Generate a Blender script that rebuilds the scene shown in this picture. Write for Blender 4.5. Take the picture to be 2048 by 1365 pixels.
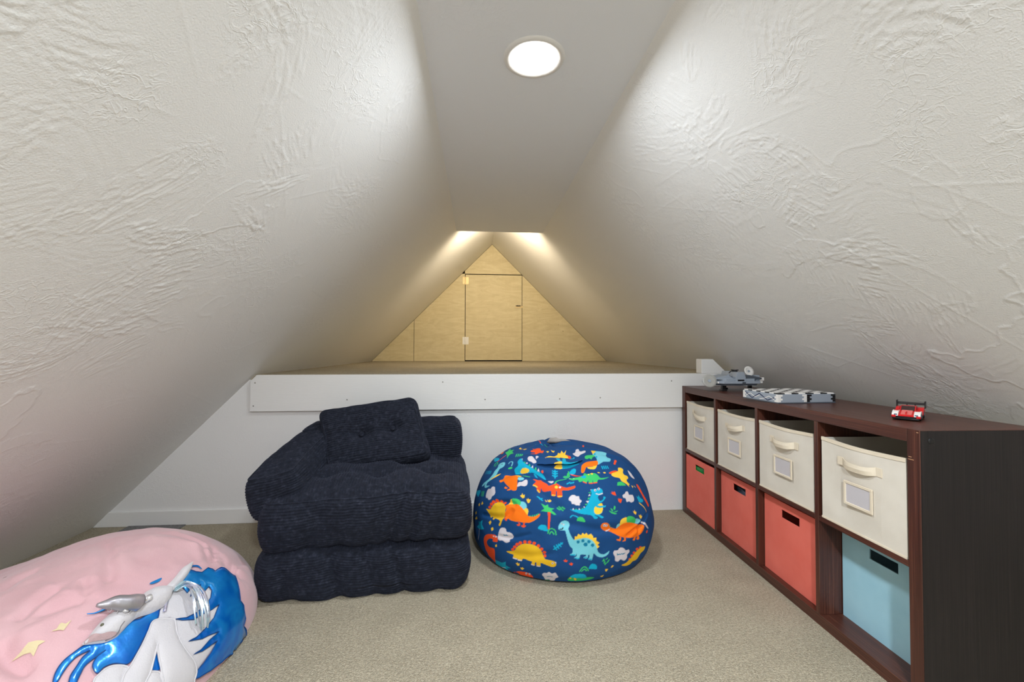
import bpy, bmesh, math, random
import numpy as np
from mathutils import Vector, Matrix
from mathutils.geometry import delaunay_2d_cdt

for o in list(bpy.data.objects):
    bpy.data.objects.remove(o)
scene = bpy.context.scene
COL = scene.collection

# ------------------------------------------------------------------ room measures (metres)
XL, XR = -2.1228, 2.4871          # where the two slopes meet the floor
TL, TR = 0.99725, 1.00064         # slope tangents
YW, PZ = 2.5917, 0.846            # knee wall, loft platform height
H, YC, YG = 1.9505, 3.4761, 5.3176  # flat ceiling height and end, gable wall
YB = -1.7                         # wall behind the camera
ZA = (XR - XL) / (1 / TL + 1 / TR)
def xl(z): return XL + z / TL
def xr(z): return XR - z / TR
XM = xl(ZA)

# ------------------------------------------------------------------ camera
cam_data = bpy.data.cameras.new('camera')
cam_data.sensor_fit = 'HORIZONTAL'
cam_data.sensor_width = 36.0
cam_data.lens = 858.127 / 2048 * 36
cam_data.clip_start = 0.02
cam = bpy.data.objects.new('camera', cam_data)
COL.objects.link(cam)
_R = Vector((0.99665906, -0.08166188, 0.00143467))
_U = Vector((-0.00302001, -0.01929327, 0.99980931))
_F = Vector((0.08161862, 0.99647334, 0.01947543))
cam.matrix_world = Matrix((
    (_R.x, _U.x, -_F.x, 0.0),
    (_R.y, _U.y, -_F.y, 0.0),
    (_R.z, _U.z, -_F.z, 0.99375),
    (0, 0, 0, 1)))
scene.camera = cam

# ------------------------------------------------------------------ light and exposure
world = bpy.data.worlds.new('world')
scene.world = world
world.use_nodes = True
world.node_tree.nodes['Background'].inputs[0].default_value = (0.9, 0.93, 1.0, 1)
world.node_tree.nodes['Background'].inputs[1].default_value = 0.05
scene.view_settings.view_transform = 'Standard'
scene.view_settings.look = 'None'
scene.view_settings.exposure = 0.43
scene.view_settings.gamma = 1.0
scene.view_settings.use_curve_mapping = False
scene.cycles.max_bounces = 10
scene.cycles.diffuse_bounces = 6
FRONT_W = 10.0                # recessed ceiling disc in view
FILL_W = 52.0                 # unseen fill lamp added behind the camera, built like the disc
LED_SPREAD = 177.0
LED_COLOR = (0.84, 0.915, 1.0)
WARM_POWER = 11.5             # lamp behind the ceiling drop
RELIEF = 0.5

# ------------------------------------------------------------------ helpers
def srgb(r, g, b):
    def c(v):
        v /= 255.0
        return v / 12.92 if v <= 0.04045 else ((v + 0.055) / 1.055) ** 2.4
    return (c(r), c(g), c(b), 1.0)

def mat(name, col, rough=0.6, metallic=0.0, spec=0.5, **kw):
    m = bpy.data.materials.new(name)
    m.use_nodes = True
    b = m.node_tree.nodes['Principled BSDF']
    b.inputs['Base Color'].default_value = col
    b.inputs['Roughness'].default_value = rough
    b.inputs['Metallic'].default_value = metallic
    b.inputs['Specular IOR Level'].default_value = spec
    for k, v in kw.items():
        b.inputs[k.replace('_', ' ')].default_value = v
    return m

class NT:
    """small node-tree writer"""
    def __init__(self, m):
        self.t = m.node_tree
        self.b = self.t.nodes['Principled BSDF']
    def n(self, kind, **kw):
        nd = self.t.nodes.new('ShaderNode' + kind)
        ins = kw.pop('ins', {})
        for k, v in kw.items():
            setattr(nd, k, v)
        for k, v in ins.items():
            self.set(nd, k, v)
        return nd
    def set(self, nd, k, v):
        s = nd.inputs[k]
        if isinstance(v, bpy.types.NodeSocket):
            self.t.links.new(v, s)
        else:
            s.default_value = v
    def math(self, op, a, b=0.0, c=None, clamp=False):
        nd = self.n('Math', operation=op, use_clamp=clamp)
        self.set(nd, 0, a)
        self.set(nd, 1, b)
        if c is not None:
            self.set(nd, 2, c)
        return nd.outputs[0]
    def ramp(self, fac, stops, interp='LINEAR'):
        nd = self.n('ValToRGB')
        self.set(nd, 'Fac', fac)
        cr = nd.color_ramp
        cr.interpolation = interp
        while len(cr.elements) < len(stops):
            cr.elements.new(0.5)
        for e, (p, c) in zip(cr.elements, stops):
            e.position = p
            e.color = c if len(c) == 4 else (*c, 1)
        return nd.outputs['Color']
    def smooth(self, x, a, b):
        nd = self.n('MapRange', interpolation_type='SMOOTHSTEP')
        self.set(nd, 0, x)
        nd.inputs[1].default_value = a
        nd.inputs[2].default_value = b
        return nd.outputs[0]
    def noise(self, vec, scale, detail=3, rough=0.55, dist=0.0):
        nd = self.n('TexNoise')
        self.set(nd, 'Vector', vec)
        nd.inputs['Scale'].default_value = scale
        nd.inputs['Detail'].default_value = detail
        nd.inputs['Roughness'].default_value = rough
        nd.inputs['Distortion'].default_value = dist
        return nd.outputs[0]
    def mapping(self, vec, scale=(1, 1, 1), loc=(0, 0, 0), rot=(0, 0, 0)):
        nd = self.n('Mapping')
        self.set(nd, 'Vector', vec)
        nd.inputs['Scale'].default_value = scale
        nd.inputs['Location'].default_value = loc
        nd.inputs['Rotation'].default_value = rot
        return nd.outputs[0]
    def coord(self, which='Object'):
        return self.n('TexCoord').outputs[which]
    def mix(self, fac, a, b, blend='MIX'):
        nd = self.n('Mix', data_type='RGBA', blend_type=blend)
        self.set(nd, 0, fac)
        self.set(nd, 6, a)
        self.set(nd, 7, b)
        return nd.outputs[2]
    def bump(self, height, strength=1.0, dist=0.01):
        nd = self.n('Bump')
        nd.inputs['Strength'].default_value = strength
        nd.inputs['Distance'].default_value = dist
        self.set(nd, 'Height', height)
        self.t.links.new(nd.outputs[0], self.b.inputs['Normal'])
    def color(self, c):
        self.t.links.new(c, self.b.inputs['Base Color'])

def link(name, me, m=None, parent=None, smooth=False):
    o = bpy.data.objects.new(name, me)
    COL.objects.link(o)
    if m is not None:
        for mm in (m if isinstance(m, (list, tuple)) else [m]):
            me.materials.append(mm)
    if parent is not None:
        o.parent = parent
    if smooth and len(me.polygons):
        me.polygons.foreach_set('use_smooth', [True] * len(me.polygons))
    return o

def mesh(name, verts, faces, m=None, parent=None, smooth=False):
    me = bpy.data.meshes.new(name)
    me.from_pydata([tuple(map(float, v)) for v in verts], [], faces)
    me.update()
    return link(name, me, m, parent, smooth)

def bm_obj(name, bm, m=None, parent=None, smooth=False):
    me = bpy.data.meshes.new(name)
    bmesh.ops.recalc_face_normals(bm, faces=bm.faces)
    bm.to_mesh(me)
    bm.free()
    return link(name, me, m, parent, smooth)

def add_box(bm, lo, hi, mi=0, M=None):
    (x0, y0, z0), (x1, y1, z1) = lo, hi
    vs = [bm.verts.new(Vector(p) if M is None else M @ Vector(p)) for p in
          ((x0, y0, z0), (x1, y0, z0), (x1, y1, z0), (x0, y1, z0), (x0, y0, z1), (x1, y0, z1), (x1, y1, z1), (x0, y1, z1))]
    fs = []
    for f in ((0, 3, 2, 1), (4, 5, 6, 7), (0, 1, 5, 4), (1, 2, 6, 5), (2, 3, 7, 6), (3, 0, 4, 7)):
        q = bm.faces.new([vs[i] for i in f])
        q.material_index = mi
        fs.append(q)
    return vs

def box(name, lo, hi, m=None, parent=None, bevel=0.0, seg=2):
    bm = bmesh.new()
    add_box(bm, lo, hi)
    if bevel:
        bmesh.ops.bevel(bm, geom=list(bm.edges), offset=bevel, segments=seg, affect='EDGES', profile=0.5)
    return bm_obj(name, bm, m, parent)

def prism(name, poly, axis, a, b, m=None, parent=None, bevel=0.0):
    """polygon (2-D) pushed along an axis from a to b"""
    bm = bmesh.new()
    def P(p, t):
        return {'x': (t, p[0], p[1]), 'y': (p[0], t, p[1]), 'z': (p[0], p[1], t)}[axis]
    v0 = [bm.verts.new(P(p, a)) for p in poly]
    v1 = [bm.verts.new(P(p, b)) for p in poly]
    bm.faces.new(v0)
    bm.faces.new(v1)
    n = len(poly)
    for i in range(n):
        bm.faces.new((v0[i], v0[(i + 1) % n], v1[(i + 1) % n], v1[i]))
    if bevel:
        bmesh.ops.bevel(bm, geom=list(bm.edges), offset=bevel, segments=2, affect='EDGES', profile=0.5)
    return bm_obj(name, bm, m, parent)

def add_cyl(bm, c, r, h, axis='z', n=20, r2=None, mi=0, M=None):
    r2 = r if r2 is None else r2
    def P(a, rr, t):
        x, y = rr * math.cos(a), rr * math.sin(a)
        v = {'z': (x, y, t), 'y': (x, t, y), 'x': (t, x, y)}[axis]
        v = Vector(c) + Vector(v)
        return v if M is None else M @ v
    A = [bm.verts.new(P(2 * math.pi * i / n, r, 0)) for i in range(n)]
    B = [bm.verts.new(P(2 * math.pi * i / n, r2, h)) for i in range(n)]
    fs = [bm.faces.new(A), bm.faces.new(B)]
    for i in range(n):
        fs.append(bm.faces.new((A[i], A[(i + 1) % n], B[(i + 1) % n], B[i])))
    for f in fs:
        f.material_index = mi

def lathe(name, prof, m=None, parent=None, n=32, smooth=True):
    """profile of (r, z) points turned about z"""
    bm = bmesh.new()
    rings = []
    for r, z in prof:
        if r < 1e-6:
            rings.append([bm.verts.new((0, 0, z))])
        else:
            rings.append([bm.verts.new((r * math.cos(2 * math.pi * i / n), r * math.sin(2 * math.pi * i / n), z)) for i in range(n)])
    for A, B in zip(rings[:-1], rings[1:]):
        for i in range(n):
            j = (i + 1) % n
            if len(A) == 1 and len(B) == 1:
                continue
            if len(A) == 1:
                bm.faces.new((A[0], B[j], B[i]))
            elif len(B) == 1:
                bm.faces.new((A[i], A[j], B[0]))
            else:
                bm.faces.new((A[i], A[j], B[j], B[i]))
    return bm_obj(name, bm, m, parent, smooth)

def add_tube(bm, pts, r, n=8, closed=False, mi=0):
    pts = [Vector(p) for p in pts]
    rs = r if isinstance(r, (list, tuple)) else [r] * len(pts)
    rings = []
    N = len(pts)
    for i, p in enumerate(pts):
        a = pts[(i - 1) % N] if (closed or i > 0) else p
        b = pts[(i + 1) % N] if (closed or i < N - 1) else p
        t = (b - a).normalized()
        up = Vector((0, 0, 1)) if abs(t.z) < 0.9 else Vector((1, 0, 0))
        u = t.cross(up).normalized()
        v = u.cross(t)
        rings.append([bm.verts.new(p + float(rs[i]) * (math.cos(2 * math.pi * k / n) * u + math.sin(2 * math.pi * k / n) * v)) for k in range(n)])
    for i in range(N if closed else N - 1):
        A, B = rings[i], rings[(i + 1) % N]
        for k in range(n):
            f = bm.faces.new((A[k], A[(k + 1) % n], B[(k + 1) % n], B[k]))
            f.material_index = mi
    if not closed:
        bm.faces.new(rings[0]).material_index = mi
        bm.faces.new(rings[-1]).material_index = mi

def tag(o, label, cat=None, group=None, kind=None):
    o['label'] = label
    if cat:
        o['category'] = cat
    if group:
        o['group'] = group
    if kind:
        o['kind'] = kind
    return o

def struct(o, label):
    o['kind'] = 'structure'
    o['label'] = label
    return o

def empty(name, loc=(0, 0, 0), rz=0.0):
    o = bpy.data.objects.new(name, None)
    COL.objects.link(o)
    o.location = loc
    o.rotation_euler = (0, 0, rz)
    o.empty_display_size = 0.05
    return o

def crom(pts, k=6, closed=True):
    """Catmull-Rom through 2-D points"""
    P = np.array(pts, float)
    n = len(P)
    out = []
    rng = range(n) if closed else range(n - 1)
    for i in rng:
        p0 = P[(i - 1) % n] if closed or i > 0 else P[i]
        p1 = P[i]
        p2 = P[(i + 1) % n]
        p3 = P[(i + 2) % n] if closed or i + 2 < n else p2
        for j in range(k):
            t = j / k
            out.append(0.5 * (2 * p1 + (p2 - p0) * t + (2 * p0 - 5 * p1 + 4 * p2 - p3) * t * t + (3 * p1 - p0 - 3 * p2 + p3) * t ** 3))
    if not closed:
        out.append(P[-1])
    return np.array(out)

_rs = np.random.RandomState(7)
_LAT = _rs.rand(32, 32, 32)
def vnoise(P, scale=1.0, octaves=1):
    """smooth 3-D value noise in [-1, 1], P is (..., 3)"""
    P = np.asarray(P, float) * scale
    out = np.zeros(P.shape[:-1])
    amp, tot = 1.0, 0.0
    for _ in range(octaves):
        i = np.floor(P).astype(int)
        f = P - i
        f = f * f * (3 - 2 * f)
        acc = 0
        for dx in (0, 1):
            for dy in (0, 1):
                for dz in (0, 1):
                    w = (f[..., 0] if dx else 1 - f[..., 0]) * (f[..., 1] if dy else 1 - f[..., 1]) * (f[..., 2] if dz else 1 - f[..., 2])
                    acc = acc + w * _LAT[(i[..., 0] + dx) % 32, (i[..., 1] + dy) % 32, (i[..., 2] + dz) % 32]
        out = out + amp * (acc * 2 - 1)
        tot += amp
        amp *= 0.5
        P = P * 2.03 + 11.3
    return out / tot

def grid_faces(nu, nv, wrap_u=False, off=0):
    """quads of an nu x nv vertex grid stored row by row (u major)"""
    iu = np.arange(nu if wrap_u else nu - 1)
    iv = np.arange(nv - 1)
    A, B = np.meshgrid(iu, iv, indexing='ij')
    A2 = (A + 1) % nu
    q = np.stack([A * nv + B, A2 * nv + B, A2 * nv + B + 1, A * nv + B + 1], -1).reshape(-1, 4)
    return q + off

def np_mesh(name, V, Q, m=None, parent=None, smooth=True):
    """fast mesh from arrays of vertices and quads"""
    me = bpy.data.meshes.new(name)
    me.vertices.add(len(V))
    me.vertices.foreach_set('co', np.asarray(V, np.float32).ravel())
    Q = np.asarray(Q, np.int32)
    me.loops.add(Q.size)
    me.loops.foreach_set('vertex_index', Q.ravel())
    me.polygons.add(len(Q))
    me.polygons.foreach_set('loop_start', np.arange(0, Q.size, Q.shape[1], dtype=np.int32))
    me.polygons.foreach_set('use_smooth', np.full(len(Q), smooth))
    me.update(calc_edges=True)
    me.validate()
    return link(name, me, m, parent)
# ================================================================== MATERIALS OF THE SHELL
def plaster_mat(name, col, amount=1.0):
    m = mat(name, col, 0.6, spec=0.4)
    t = NT(m)
    co = t.coord('Object')
    n = t.noise(co, 26, 2.5, 0.6, 0.8)
    rid = t.math('SUBTRACT', 1.0, t.smooth(t.math('ABSOLUTE', t.math('SUBTRACT', n, 0.5)), 0.0, 0.05))
    rid = t.math('MULTIPLY', rid, t.smooth(t.noise(co, 3.0, 1.0), 0.52, 0.66))
    h = t.math('MULTIPLY_ADD', rid, 0.55, t.math('MULTIPLY', t.noise(co, 240, 1.0, 0.6), 0.6))
    t.bump(h, amount, 0.001)
    return m

M_wall = plaster_mat('white_plaster', srgb(235, 234, 231), 1.0)
M_wall_fine = plaster_mat('white_plaster_fine', srgb(230, 228, 225), 0.9)
M_ceil = plaster_mat('ceiling_paint', srgb(238, 241, 246), 0.6)
M_white = mat('white_gloss_trim', srgb(232, 230, 226), 0.42)
_t = NT(M_white)
_t.bump(_t.noise(_t.mapping(_t.coord(), scale=(3, 3, 40)), 6, 2), 0.08, 0.01)

def carpet_mat(name, c_hi, c_lo):
    m = mat(name, c_hi, 0.95, spec=0.15)
    t = NT(m)
    co = t.coord('Object')
    # rows of short loops running into the room
    lo = t.n('TexVoronoi', ins={'Vector': t.mapping(co, scale=(210, 260, 40)), 'Scale': 1.0})
    lo.inputs['Randomness'].default_value = 0.75
    tuft = t.math('SUBTRACT', 1.0, t.smooth(lo.outputs['Distance'], 0.05, 0.75))
    n1 = t.noise(co, 125, 1.5, 0.7)
    n2 = t.noise(co, 6.5, 2, 0.6)
    n3 = t.noise(co, 330, 0.5, 0.6)
    fac = t.math('MULTIPLY_ADD', n2, 0.22, t.math('MULTIPLY_ADD', n1, 0.75, t.math('MULTIPLY_ADD', n3, 0.7, -0.36)))
    t.color(t.ramp(fac, [(0.25, c_lo), (0.72, c_hi)]))
    h = t.math('MULTIPLY_ADD', n3, 0.5, tuft)
    h = t.math('MULTIPLY_ADD', n1, 0.8, h)
    t.bump(h, 0.6, 0.005)
    return m
M_carpet = carpet_mat('beige_carpet', srgb(194, 183, 160), srgb(144, 134, 114))
M_remnant = carpet_mat('grey_carpet', srgb(150, 149, 147), srgb(110, 109, 108))

def ply_mat():
    m = mat('yellow_painted_plywood', srgb(203, 186, 140), 0.55)
    t = NT(m)
    co = t.coord('Object')
    g = t.noise(t.mapping(co, scale=(1.2, 1, 5.0)), 3.0, 6, 0.65, 1.6)
    v = t.noise(t.mapping(co, scale=(26, 1, 2.0)), 1.0, 4, 0.6)
    fac = t.math('MULTIPLY_ADD', g, 0.88, t.math('MULTIPLY', v, 0.12))
    c = t.ramp(fac, [(0.3, srgb(196, 180, 138)), (0.55, srgb(210, 196, 156)), (0.75, srgb(220, 208, 172))])
    knots = t.smooth(t.noise(t.mapping(co, loc=(4, 2, 7)), 17, 1), 0.80, 0.86)
    c = t.mix(knots, c, srgb(120, 96, 60))
    t.color(c)
    t.bump(fac, 0.08, 0.01)
    return m
M_ply = ply_mat()
M_dark = mat('dark_gap', srgb(26, 22, 18), 0.9, spec=0.1)
M_brass = mat('painted_hinge', srgb(214, 190, 140), 0.4, 0.3)
M_steel = mat('dull_steel', srgb(150, 146, 138), 0.35, 0.9)

# ================================================================== FLOOR, SLOPES, CEILING
floor = mesh('floor', [(XL - .1, YB, 0), (XR + .1, YB, 0), (XR + .1, YW + .02, 0), (XL - .1, YW + .02, 0),
                       (XL - .1, YB, -.06), (XR + .1, YB, -.06), (XR + .1, YW + .02, -.06), (XL - .1, YW + .02, -.06)],
             [(0, 1, 2, 3), (7, 6, 5, 4), (0, 4, 5, 1), (1, 5, 6, 2), (2, 6, 7, 3), (3, 7, 4, 0)], M_carpet)
struct(floor, 'beige loop pile carpet floor of the attic room')

def relief(Y, S, seed, strong):
    """height (m) of the trowelled plaster at points (Y along the room, S up the slope)"""
    rs = np.random.RandomState(seed)
    P = np.stack([Y, S, np.full_like(Y, seed * 3.7)], -1)
    h = 0.0022 * vnoise(P, 1.3, 2) + 0.0003 * vnoise(P, 9, 2)
    warp = np.stack([vnoise(P + 5.1, 7, 2), vnoise(P + 9.7, 7, 2)], -1) * 0.018
    Yw, Sw = Y + warp[..., 0], S + warp[..., 1]
    Pw = np.stack([Yw, Sw, P[..., 2]], -1)
    # dragged patches
    n_p = 170
    for i in range(n_p):
        near = rs.rand() < 0.62
        cy = rs.uniform(0.45, 1.5) if near else rs.uniform(1.2, 2.9)
        cs = rs.uniform(0.05, 2.75)
        L, W = rs.uniform(.04, .17), rs.uniform(.025, .07)
        if rs.rand() < strong[0]:
            L, W = L * 1.5, W * 1.5
        ang = rs.choice([0.5, 1.0, -0.6, 1.5, 0.1]) + rs.normal(0, .35)
        bend = rs.uniform(-5, 5)
        amp = rs.uniform(.0006, .0022) * (1.25 if near else 0.75)
        R = L + W
        iy0, iy1 = np.searchsorted(Y[:, 0], (cy - R, cy + R))
        is0, is1 = np.searchsorted(S[0, :], (cs - R, cs + R))
        if iy1 - iy0 < 3 or is1 - is0 < 3:
            continue
        sl = (slice(iy0, iy1), slice(is0, is1))
        dy, ds = Yw[sl] - cy, Sw[sl] - cs
        a = dy * math.cos(ang) + ds * math.sin(ang)
        b = -dy * math.sin(ang) + ds * math.cos(ang) + bend * a * a
        e = np.clip(1.25 - np.sqrt((a / L) ** 2 + (b / W) ** 2) - .25 * vnoise(Pw[sl] + i, 30, 2), 0, None)
        mask = np.clip(e * 5, 0, 1)
        kind = rs.rand()
        f = rs.uniform(85, 190)
        if kind < 0.62:       # comb of ridges across the drag
            q = np.stack([b * f, a * 24 + 0 * b, np.full_like(a, i * 1.7)], -1)
            nn = vnoise(q, 1.0, 1)
            rdg = np.clip(1 - np.abs(nn) * 4.5, 0, 1) + .35 * nn
            h[sl] += mask * amp * rdg
        elif kind < 0.85:     # chatter marks along it
            q = np.stack([a * f, b * 12, np.full_like(a, i * 2.3)], -1)
            h[sl] += mask * amp * np.clip(1 - np.abs(vnoise(q, 1.0, 1)) * 4.5, 0, 1)
        else:                 # flattened blob with a raised lip
            lip = np.exp(-((e - .06) / .035) ** 2)
            h[sl] += amp * (1.2 * lip + .5 * mask)
    # lips of the second coat: terraces of a slow noise, crisp on one side
    tn = vnoise(np.stack([Yw * 1.0, Sw * 1.7, P[..., 2] + 2], -1), 3.4, 4)
    msk = np.clip(vnoise(P + 21, 1.8, 1) * 3.0, 0, 1)
    ter = 1 / (1 + np.exp(-(tn - .12) * 90))
    h += msk * .0011 * ter
    ln = vnoise(np.stack([Yw * 1.4, Sw * 1.0, P[..., 2] + 8], -1), 2.6, 3)
    msk2 = np.clip(vnoise(P + 33, 2.2, 1) * 4 - .5, 0, 1)
    h += msk2 * .0017 * np.exp(-(ln / .012) ** 2)
    # straight trowel-edge lines
    for i in range(34):
        cy, cs = rs.uniform(.5, 2.3), rs.uniform(.2, 2.6)
        ang, L = rs.uniform(-.9, .9) + (0.9 if i % 2 else -.3), rs.uniform(.06, .26)
        dy, ds = Y - cy, S - cs
        a = dy * math.cos(ang) + ds * math.sin(ang)
        b = -dy * math.sin(ang) + ds * math.cos(ang)
        h += .0012 * np.exp(-(b / .0035) ** 2) * np.clip((L - np.abs(a)) * 20, 0, 1)
    # grit
    cr = np.clip(vnoise(P, 75, 1) - .62, 0, 1) * 4
    h += .0011 * cr * np.clip(vnoise(P + 4, 4.5, 1) * 3, 0, 1)
    return h

def slope(name, base_x, tang, side, seed, strong, label):
    """a slab lying in the plane of the roof, local x runs along the room, y up the slope"""
    ang = math.atan(tang)
    L_H, L_A = H / math.sin(ang), ZA / math.sin(ang)
    ys = np.concatenate([np.arange(.42, 1.5, .0034), np.arange(1.5, 2.2, .0055), np.arange(2.2, 3.1, .0085)])
    ss = np.concatenate([np.arange(0.0, 1.2, .0052), np.arange(1.2, L_H + .02, .0040)])
    ys = np.concatenate([[YB, -1.2, -.5, .1, .36], ys, np.arange(3.12, YG, .03), [YG + .02]])
    ss = np.concatenate([[-.05], ss])
    Yg, Sg = np.meshgrid(ys, ss, indexing='ij')
    hh = relief(Yg, Sg, seed, strong)
    fade = np.clip((Yg - .36) / .06, 0, 1) * np.clip((3.3 - Yg) / .3, 0.15, 1) * np.clip((L_H - Sg) / .05, 0, 1)
    hh = hh * fade * RELIEF
    V = np.stack([Yg, Sg, hh], -1).reshape(-1, 3)
    Q = grid_faces(len(ys), len(ss))
    # the strip that carries on above the flat ceiling, beyond its end
    n0 = len(V)
    up = np.array([(YC, ss[-1], 0), (YG + .02, ss[-1], 0), (YG + .02, L_A, 0), (YC, L_A, 0)])
    rim = [(YB, -.05), (YG + .02, -.05), (YG + .02, L_A), (YC, L_A), (YC, ss[-1]), (YB, ss[-1])]
    V = np.concatenate([V, up, np.array([(a, b, 0) for a, b in rim]), np.array([(a, b, -.06) for a, b in rim])])
    extra = [[n0, n0 + 1, n0 + 2, n0 + 3]]
    f0, g0 = n0 + 4, n0 + 10
    for i in range(6):
        j = (i + 1) % 6
        extra.append([f0 + i, g0 + i, g0 + j, f0 + j])
    extra.append([g0, g0 + 5, g0 + 4, g0 + 1])
    extra.append([g0 + 1, g0 + 4, g0 + 3, g0 + 2])
    Q = np.concatenate([Q, np.array(extra)])
    ex = Vector((0, 1, 0))
    ey = Vector((side * math.cos(ang), 0, math.sin(ang)))
    inward = Vector((side * math.sin(ang), 0, -math.cos(ang)))
    if ex.cross(ey).dot(inward) < 0:
        ex = -ex
        V[:, 0] = -V[:, 0]
        Q = Q[:, ::-1]
    ez = ex.cross(ey)
    o = np_mesh(name, V, Q, M_wall)
    o.matrix_world = Matrix(((ex.x, ey.x, ez.x, base_x), (ex.y, ey.y, ez.y, 0), (ex.z, ey.z, ez.z, 0), (0, 0, 0, 1)))
    return struct(o, label)
slope('wall_left', XL, TL, 1, 3, (.35,), 'white trowelled plaster slope rising on the left')
slope('wall_right', XR, TR, -1, 5, (.3,), 'white trowelled plaster slope rising on the right above the cube shelf')

ceiling = prism('ceiling', [(xl(H) - .0, H), (xr(H) + .0, H), (xr(H + .05), H + .05), (xl(H + .05), H + .05)], 'y', YB, YC, M_ceil)
struct(ceiling, 'narrow flat white ceiling strip between the two slopes')
bulk = prism('trim_1', [(xl(H + .05), H + .05), (xr(H + .05), H + .05), (XM, ZA)], 'y', YC - .02, YC, M_ceil)
struct(bulk, 'small triangular drop closing the end of the flat ceiling')
back = prism('wall_back', [(XL, 0), (XR, 0), (xr(H), H), (xl(H), H)], 'y', YB - .05, YB, M_wall_fine)
struct(back, 'plaster wall behind the viewer')

# ================================================================== KNEE WALL AND LOFT
knee = prism('wall_front', [(XL, 0), (XR, 0), (xr(PZ - .03), PZ - .03), (xl(PZ - .03), PZ - .03)], 'y', YW, YW + .06, M_wall_fine)
struct(knee, 'low white plaster wall below the raised loft')
loft = prism('floor_loft', [(xl(PZ - .03), PZ - .03), (xr(PZ - .03), PZ - .03), (xr(PZ), PZ), (xl(PZ), PZ)], 'y', YW + .004, YG, M_carpet)
struct(loft, 'carpeted raised loft floor behind the white board')

BT = 0.025
fascia = prism('trim_2', [(-1.290, .636), (xr(.636) - .004, .636), (xr(PZ) - .004, PZ - .001), (-1.255, PZ - .001), (-1.290, PZ - .037)], 'y', YW - BT, YW, M_white, bevel=0.003)
struct(fascia, 'long white painted board along the loft edge')
for sx, sz in ((-1.262, .80), (-1.27, .668), (-.75, .70), (-.2, .80), (.5, .695), (.75, .70), (1.2, .80), (.05, .695)):
    s = lathe('screw_head', [(0, .0012), (.003, .0012), (.004, 0)], M_steel, fascia, n=10)
    s.rotation_euler = (math.pi / 2, 0, 0)
    s.location = (sx, YW - BT, sz)

bb = prism('baseboard_front', [(XL + .002, 0), (.62, 0), (.62, .083), (xl(.083), .083)], 'y', YW - .014, YW, M_white, bevel=0.003)
struct(bb, 'white painted baseboard along the low wall')

post = prism('trim_3', [(1.398, PZ), (1.566, PZ), (1.472, .934), (1.398, .934)], 'y', YW - .018, YW + .05, M_white, bevel=0.002)
struct(post, 'small white boxed end block where the loft board meets the slope')

rem = mesh('carpet_remnant', [(-1.93, YW - .13, .002), (-1.63, YW - .12, .002), (-1.63, YW - .0155, .002), (-1.93, YW - .0155, .002),
                              (-1.93, YW - .13, .008), (-1.63, YW - .12, .008), (-1.63, YW - .0155, .008), (-1.93, YW - .0155, .008)],
           [(0, 3, 2, 1), (4, 5, 6, 7), (0, 1, 5, 4), (1, 2, 6, 5), (2, 3, 7, 6), (3, 0, 4, 7)], M_remnant)
rem.location.z = -.002
tag(rem, 'strip of grey carpet lying along the baseboard behind the pink bag', 'rug')

# ================================================================== GABLE WALL WITH HATCH
gable = prism('wall_gable', [(xl(PZ), PZ), (xr(PZ), PZ), (XM, ZA)], 'y', YG + .008, YG + .05, M_dark)
struct(gable, 'triangular plywood end wall of the loft')
GP = 0.003
DX0, DX1, DZ0, DZ1, SX = -.146, .561, PZ + .014, 1.922, -.766
def clip_panel(name, x0, x1, z0, z1, parent, g=GP):
    """rectangle clipped by both slopes"""
    pts = [(x0 + g, z0), (x1 - g, z0)]
    right = []
    e = .005
    def top(x):
        return min(z1 - g, (x - XL) * TL - e, (XR - x) * TR - e)
    xs = sorted({x0 + g, x1 - g, *[x for x in (XM, xl(z1 - g + e), xr(z1 - g + e), xl(z0 + e) , xr(z0 + e)) if x0 + g < x < x1 - g]})
    poly = []
    lo_x = [x for x in xs if top(x) > z0 - 1e-6]
    poly = [(lo_x[0], z0), (lo_x[-1], z0)]
    for x in reversed(lo_x):
        z = top(x)
        if z > z0 + 1e-5:
            poly.append((x, z))
    return prism(name, poly, 'y', YG, YG + .012, M_ply, parent)
clip_panel('panel', xl(PZ) , SX, PZ + .002, ZA, gable, .002)
clip_panel('panel', SX, DX0, PZ + .002, ZA, gable)
clip_panel('panel', DX1, xr(PZ), PZ + .002, ZA, gable)
clip_panel('panel', xl(DZ1 + .006), xr(DZ1 + .006), DZ1 + .006, ZA, gable)
hatch = empty('door_1', ((DX0 + DX1) / 2, YG, DZ0))
hatch['kind'] = 'structure'
hatch['label'] = 'plywood access hatch in the middle of the gable wall'
lo = Vector(hatch.location)
box('door_leaf', (DX0 + .004 - lo.x, .001, 0), (DX1 - .003 - lo.x, .013, DZ1 - .004 - lo.z), M_ply, hatch, .001)
for hz, hm in ((1.842, M_brass), (1.10, M_white)):
    hb = box('hinge', (DX0 - .03 - lo.x, -.004, hz - .045 - lo.z), (DX0 + .045 - lo.x, .0008, hz + .045 - lo.z), hm, hatch, .001)
    bm = bmesh.new()
    add_cyl(bm, (DX0 + .002 - lo.x, -.006, hz - .048 - lo.z), .006, .096, 'z', 10)
    bm_obj('knuckle', bm, hm, hb)
lt = box('latch', (DX1 - .085 - lo.x, -.006, 1.512 - lo.z), (DX1 + .012 - lo.x, .0008, 1.532 - lo.z), M_brass, hatch, .002)
bm = bmesh.new()
add_cyl(bm, (DX1 - .08 - lo.x, -.014, 1.535 - lo.z), .005, .06, 'x', 8)
add_cyl(bm, (DX1 - .06 - lo.x, -.03, 1.535 - lo.z), .007, .02, 'y', 8)
bm_obj('bolt', bm, mat('dark_metal', srgb(60, 52, 44), .4, .8), lt)

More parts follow.
